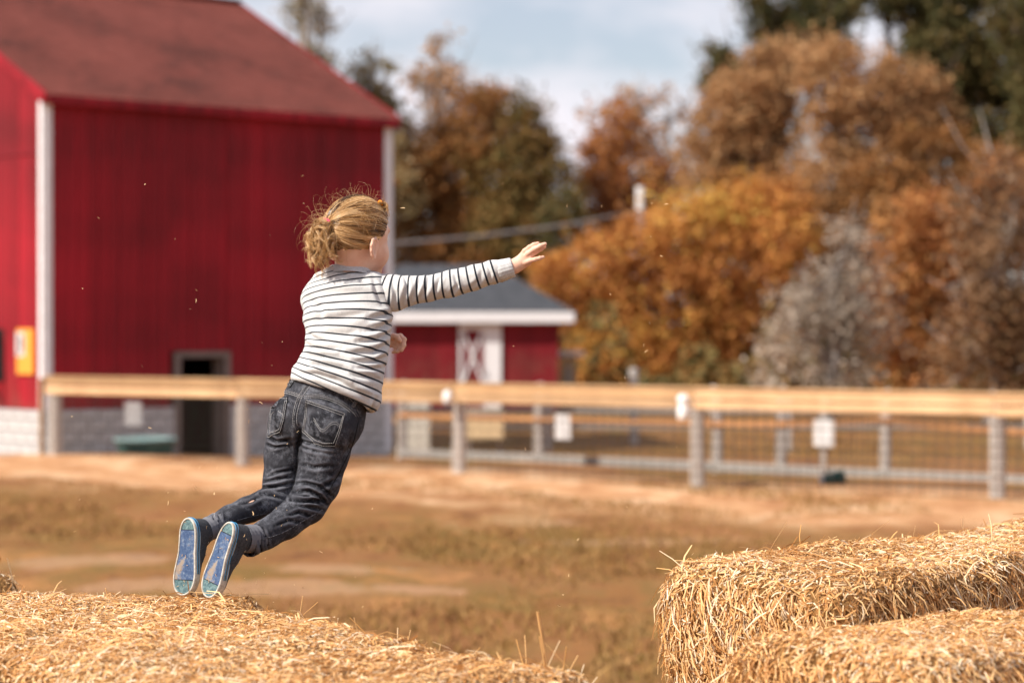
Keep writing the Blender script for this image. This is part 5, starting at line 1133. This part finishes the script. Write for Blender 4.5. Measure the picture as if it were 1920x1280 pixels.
    for s_ in (-1, 1):
        for x, z_ in ((.062, .058), (.078, .054), (.094, .049), (.110, .044)):
            h = tb.ray_cast(Vector(g3(x, s_ * .09, z_)), Vector(-S * s_)); 
            if h[0] is None: continue
            nr = h[1]; m = MB(); a1 = nr.orthogonal().normalized(); b1 = nr.cross(a1); ring = [h[0] + nr * .0004 + (a1 * math.cos(t) + b1 * math.sin(t)) * .0028 for t in np.linspace(0, 2 * math.pi, 13)]; m.tube(ring, .0007, 5, False); m.obj('eyelet', M['metal'], up, True)
    for x, z_ in ((.07, .064), (.086, .059), (.102, .053)):
        MB().tube([g3(x, -.020, z_ - .008), g3(x + .003, -.008, z_ + .002), g3(x + .003, .008, z_ + .002), g3(x, .020, z_ - .008)], .0018, 6).obj('lace', M['lace'], up, True)
    MB().tube([g3(.07, .01, .066), g3(.08, .022, .082), g3(.095, .03, .078), g3(.105, .036, .066)], .0016, 6).obj('lace', M['lace'], up, True)
    gs = np.random.default_rng(3 if right else 4); mm_ = MB()
    for _ in range(7):
        x_, y_ = gs.uniform(.03, Ln - .02), gs.uniform(-.02, .02); a_ = gs.uniform(0, 6.28); l_ = gs.uniform(.003, .009); mm_.tube([g3(x_, y_, .0005), g3(x_ + l_ * math.cos(a_), y_ + l_ * math.sin(a_), -.0015)], .0006, 4)
    o_s = mm_.obj('stuck_straw', M['straw'], up); o_s['kind'] = 'stuff'; a_ = o_s.data.attributes.new('tone', 'FLOAT', 'POINT'); a_.data.foreach_set('value', np.full(len(o_s.data.vertices), .7, np.float32))
    # heel cup seam
    c = []
    for t in np.linspace(-1, 1, 18):
        h = tb.ray_cast(Vector(g3(.012 + .035 * abs(t) ** 1.5, t * .09, .060 - .03 * abs(t))), Vector(S * (-1 if t > 0 else 1)) if abs(t) > .25 else Vector(T))
    return up
for fr_, rt, an in ((FRAME_R, True, (488, 1008, 6.295)), (FRAME_L, False, (412, 980, 6.35))):
    shoe(*fr_, '', rt, None); a = shoe_pt(fr_, .037, .060); b = c_(*an); m_ = (a + b) / 2 + A((0, 0, .002)); pts = [Vector(a).lerp(Vector(m_), t) for t in (0, .5)] + [Vector(m_).lerp(Vector(b), t) for t in (0, .5, 1)]
    ring_band('sock', [pts[0].lerp(pts[-1], t) for t in np.linspace(0, 1, 14)], [((.0355 if rt else .0305) + .0016 * math.sin(k * 2.4),) * 2 for k in range(14)], (0, .3, 1), M['sock'], person, 48, .0005, 30)

# ---- hair
def cover(d):  # unit directions in the head frame (f, r, u): is this scalp under hair
    return d[:, 2] > np.interp(d[:, 0], [-1, -.3, -.12, .05, .3, .5, .75, 1], [-.68, -.60, -.52, -.30, -.10, .25, .50, .72]) + .018 * np.sin(d[:, 1] * 15 + d[:, 0] * 11)
def hpos(d, k): return HS + (d * k * HR) @ HM.T
def strand_mesh(name, paths, w, tone, parent, taper=True):
    """paths (n,k,3) -> three sided tubes"""
    n, k, _ = paths.shape; d = np.gradient(paths, axis=1); d /= np.maximum(np.linalg.norm(d, axis=2), 1e-9)[..., None]
    ref = np.zeros_like(d); ref[..., :] = A((.31, .77, .55)); a = np.cross(d, ref); a /= np.maximum(np.linalg.norm(a, axis=2), 1e-9)[..., None]; b = np.cross(d, a)
    tp = np.linspace(1, 0, k) ** .35 if taper else np.ones(k); W_ = (w if hasattr(w, '__len__') else np.full(n, w))[:, None] * tp[None, :] * .5
    V = np.stack([paths + (a * math.cos(t) + b * math.sin(t)) * W_[..., None] for t in (0, 2.094, 4.189)], 2).reshape(-1, 3)
    i = (np.arange(n)[:, None] * k + np.arange(k - 1)[None]).reshape(-1, 1) * 3; Q = np.concatenate([i + np.array([j, (j + 1) % 3, (j + 1) % 3 + 3, j + 3]) for j in range(3)])
    o = world_obj(name, V, Q, M['hair'], parent, True, {'tone': np.clip(tone, 0, 1).repeat(k * 3)}); return o
def slerp(a, b, t):
    om = np.arccos(np.clip((a * b).sum(1), -1, .9999))[:, None, None]; t = t[None, :, None]; return (np.sin((1 - t) * om) * a[:, None] + np.sin(t * om) * b[:, None]) / np.sin(om)
g = np.random.default_rng(77)
def nrmz(a): a = A(a); return a / np.linalg.norm(a, axis=-1, keepdims=True)
dT = nrmz((-.95, -.24, .02)); dO = nrmz((.38, .48, .78))
# scalp shell
ng, nb_ = 60, 90; th = np.linspace(0, math.pi, ng); ph = np.linspace(0, 2 * math.pi, nb_, endpoint=False); TT, PP_ = np.meshgrid(th, ph, indexing='ij'); dirs = np.stack([np.sin(TT) * np.cos(PP_), np.sin(TT) * np.sin(PP_), np.cos(TT)], -1).reshape(-1, 3)
cv = cover(dirs); Q = []
for i in range(ng - 1):
    for j in range(nb_):
        q_ = (i * nb_ + j, (i + 1) * nb_ + j, (i + 1) * nb_ + (j + 1) % nb_, i * nb_ + (j + 1) % nb_)
        if sum(cv[list(q_)]) >= 2: Q.append(q_)
hair = world_obj('hair', hpos(dirs, np.where(cv, 1.045, 1.0)[:, None]), Q, M['hair'], person, True, {'tone': np.full(len(dirs), .12)})
def sample(n):
    d = nrmz(g.normal(size=(n * 3, 3))); d = d[cover(d)]; return d[:n]
def clump_tone(d, sc=7, amp=.28, base=.42): return base + amp * fbm(d, sc, 5, 3) + g.normal(0, .10, len(d))
t = np.linspace(0, 1, 15)
d0 = sample(6500); pa = slerp(d0, np.repeat(dT[None], len(d0), 0), t); ly = g.random(len(d0)); lump = fbm(nrmz(d0 - dT * (d0 @ dT)[:, None]), 6, 3, 2) * .022
rad = 1.05 + (.015 + .055 * ly + lump)[:, None] * np.sin(t * math.pi)[None] ** .7 + .05 * t[None] ** 3
pa = HS + (pa * rad[..., None] * HR) @ HM.T; wob = np.cumsum(g.normal(0, .0005, pa.shape), 1); pa = pa + wob
strand_mesh('strands', pa, g.uniform(.0008, .0018, len(d0)), clump_tone(nrmz(d0 - dT * (d0 @ dT)[:, None] * .9), 14, .50, .50) + (ly - .5) * .5, hair, False)['kind'] = 'stuff'
# separate glossy locks laid over the crown, light and dark in turn
ld = sample(95); P2, T2, W2 = [], [], []
for i in range(len(ld)):
    k_ = 34; st_ = nrmz(ld[i] + g.normal(0, .035, (k_, 3))); en = nrmz(dT + g.normal(0, .035, (k_, 3))); q_ = slerp(st_, en, t); sw_ = nrmz(np.cross(ld[i], dT)) * g.normal(0, .10); q_ = q_ + (np.sin(t * math.pi)[None, :, None] * sw_); q_ /= np.linalg.norm(q_, axis=2)[..., None]
    h_ = g.uniform(.02, .085); rd = 1.07 + (h_ + .012 * g.random(k_))[:, None] * np.sin(t * math.pi * .94 + .12)[None] ** .8 + .05 * t[None] ** 3; P2.append(HS + (q_ * rd[..., None] * HR) @ HM.T); T2 += list(g.normal(g.choice((.15, .5, .75, .98)), .09, k_)); W2 += list(g.uniform(.0008, .0016, k_))
strand_mesh('strands', np.concatenate(P2), A(W2), A(T2), hair, False)['kind'] = 'stuff'
# lock from the small front tie back to the ponytail, and the hair feeding the front tie
n = 850; j = nrmz(dO + g.normal(0, .035, (n, 3))); e = nrmz(dT + g.normal(0, .05, (n, 3))); pa = slerp(j, e, t); spread = (np.sin(t * math.pi) ** .8)[None, :, None] * g.normal(0, .085, (n, 1, 3)); pa = pa + spread; pa /= np.linalg.norm(pa, axis=2)[..., None]
rad = 1.115 + (.045 * g.random(n))[:, None] * np.sin(t * math.pi)[None]; pa = HS + (pa * rad[..., None] * HR) @ HM.T
strand_mesh('front_lock', pa, g.uniform(.0008, .0016, n), g.normal(.66, .16, n), hair, False)['kind'] = 'stuff'
d0 = nrmz(A((.75, .25, .62)) + g.normal(0, .24, (900, 3))); d0 = d0[cover(d0)]; pa = slerp(d0, nrmz(dO + g.normal(0, .03, (len(d0), 3))), t); rad = 1.05 + (.05 * g.random(len(d0)))[:, None] * np.sin(t * math.pi)[None] + .06 * t[None]; pa = HS + (pa * rad[..., None] * HR) @ HM.T
strand_mesh('front_lock', pa, g.uniform(.0007, .0014, len(d0)), g.normal(.5, .18, len(d0)), hair, False)['kind'] = 'stuff'
def locks(name, root, n_l, n_s, ddir, down, L0, L1, hr, turns, spread, w, base):
    P_, Tn, W_ = [], [], []; kk = 22; s = np.linspace(0, 1, kk)
    for i in range(n_l):
        dr = nrmz(A(ddir) + g.normal(0, spread, 3)); L = g.uniform(L0, L1); bnd = A(down) * g.uniform(.6, 1.3); a = nrmz(np.cross(dr, g.normal(size=3))); b = np.cross(dr, a); r = g.uniform(*hr); tn = g.uniform(*turns) * g.choice((-1, 1)); ph = g.uniform(0, 6.28)
        core = root + g.normal(0, .004, 3) + dr[None] * (L * s * (1 - .45 * s))[:, None] + bnd[None] * (L * s ** 2)[:, None] * .9
        hel = (np.cos(ph + s * tn * 6.28)[:, None] * a + np.sin(ph + s * tn * 6.28)[:, None] * b) * (r * np.minimum(1, s * 4))[:, None]
        for j in range(n_s):
            off = g.normal(0, 1, 3) * .0019; q_ = core + hel * g.uniform(.85, 1.15) + off * (1 - .3 * s)[:, None] + np.cumsum(g.normal(0, .0004, (kk, 3)), 0); P_.append(q_)
        Tn += list(g.normal(base + g.normal(0, .14), .09, n_s)); W_ += list(g.uniform(*w, n_s))
    strand_mesh(name, A(P_), A(W_), A(Tn), hair, True)['kind'] = 'stuff'
TP = hpos(dT[None], 1.13)[0]; out = -Fh
locks('ponytail_curls', TP + out * .010, 150, 17, out * .55 + A((-.1, -.10, -.35)), A((0.10, 0, -1.0)), .040, .092, (.007, .017), (1.2, 2.8), .62, (.0005, .0011), .68)
locks('ponytail_curls', TP + out * .01, 26, 16, out * .8 + A((0, 0, .15)), A((0, 0, -1.1)), .035, .07, (.006, .012), (.6, 1.4), .5, (.0006, .0012), .62)
OP = hpos(dO[None], 1.16)[0]
locks('front_tuft', OP, 16, 16, Fh * .9 + A((0, 0, -.15)), A((0, 0, -.7)), .025, .045, (.003, .008), (.4, 1.0), .4, (.0005, .0011), .6)
# loose flyaway hairs over the crown and behind
d0 = sample(230); d0 = d0[(d0[:, 2] > .15) | (d0[:, 0] < -.3)]; kk = 12; s = np.linspace(0, 1, kk); tg = nrmz(np.cross(d0, g.normal(size=d0.shape))); tg = nrmz(tg + A((-.4, 0, .1)))
hgt = g.uniform(.004, .036, len(d0)); L = g.uniform(.02, .07, len(d0)); base = hpos(d0, 1.07); nw = nrmz((d0 / HR) @ HM.T); tw = nrmz(tg @ HM.T)
pa = base[:, None] + nw[:, None] * (hgt[:, None] * np.sin(s * 2.6)[None])[..., None] + tw[:, None] * (L[:, None] * s[None])[..., None] + np.cumsum(g.normal(0, .0008, (len(d0), kk, 3)), 1)
strand_mesh('flyaway_hairs', pa, .00045, g.normal(.75, .15, len(d0)), hair)['kind'] = 'stuff'
n = 90; kk = 14; s = np.linspace(0, 1, kk); r0 = TP + g.normal(0, .012, (n, 3)); a = nrmz(g.normal(size=(n, 3)) + A((-.8, 0, -.1))); b = nrmz(np.cross(a, g.normal(size=(n, 3)))); L = g.uniform(.03, .075, n)
pa = r0[:, None] + a[:, None] * (L[:, None] * np.sin(s * 2.2)[None])[..., None] + b[:, None] * (L[:, None] * .6 * (1 - np.cos(s * 2.6))[None])[..., None] + A((0, 0, -1)) * (.03 * s ** 2)[None, :, None]
strand_mesh('flyaway_hairs', pa, .00055, g.normal(.75, .15, n), hair)['kind'] = 'stuff'
def ringtie(name, c, ax, r, w, mat):
    ax = Vector(ax).normalized(); a1 = ax.orthogonal().normalized(); b1 = ax.cross(a1); MB().tube([Vector(c) + (a1 * math.cos(t_) + b1 * math.sin(t_)) * r for t_ in np.linspace(0, 2 * math.pi, 25)], w, 8, False).obj(name, M[mat], person, True)
ringtie('hair_tie', TP + out * .004, out, .0185, .0055, 'pink')
ringtie('hair_tie', OP, Fh * .9 + Uh * .3, .006, .0032, 'orange')

# ---- bits of straw flying up round the jump
g = np.random.default_rng(5); n = 150; fx = g.uniform(80, 1300, n); fy = g.uniform(330, 1180, n); k = g.random(n) < .45; fx[k] = g.normal(430, 130, k.sum()); fy[k] = g.normal(980, 90, k.sum()); fd = g.normal(6.45, .28, n)
Vs, Qs = [], []
for i in range(n):
    p = A(P(fx[i], fy[i], fd[i])); a = nrmz(g.normal(size=3)); b = nrmz(np.cross(a, g.normal(size=3))); L = g.uniform(.0015, .006); w_ = g.uniform(.0005, .0011); j = len(Vs)
    Vs += [p - a * L - b * w_, p - a * L + b * w_, p + b * w_ * 1.4 + b * L * .2, p - b * w_ * .6 + b * L * .2, p + a * L + b * w_, p + a * L]; Qs += [(j, j + 1, j + 2, j + 3), (j + 3, j + 2, j + 4, j + 5)]
o = world_obj('straw_dust', Vs, Qs, M['straw'], None, False, {'tone': np.full(len(Vs), .8)}); tag(o, 'tiny flecks of straw flying in the air round the child', 'straw flecks', kind='stuff')
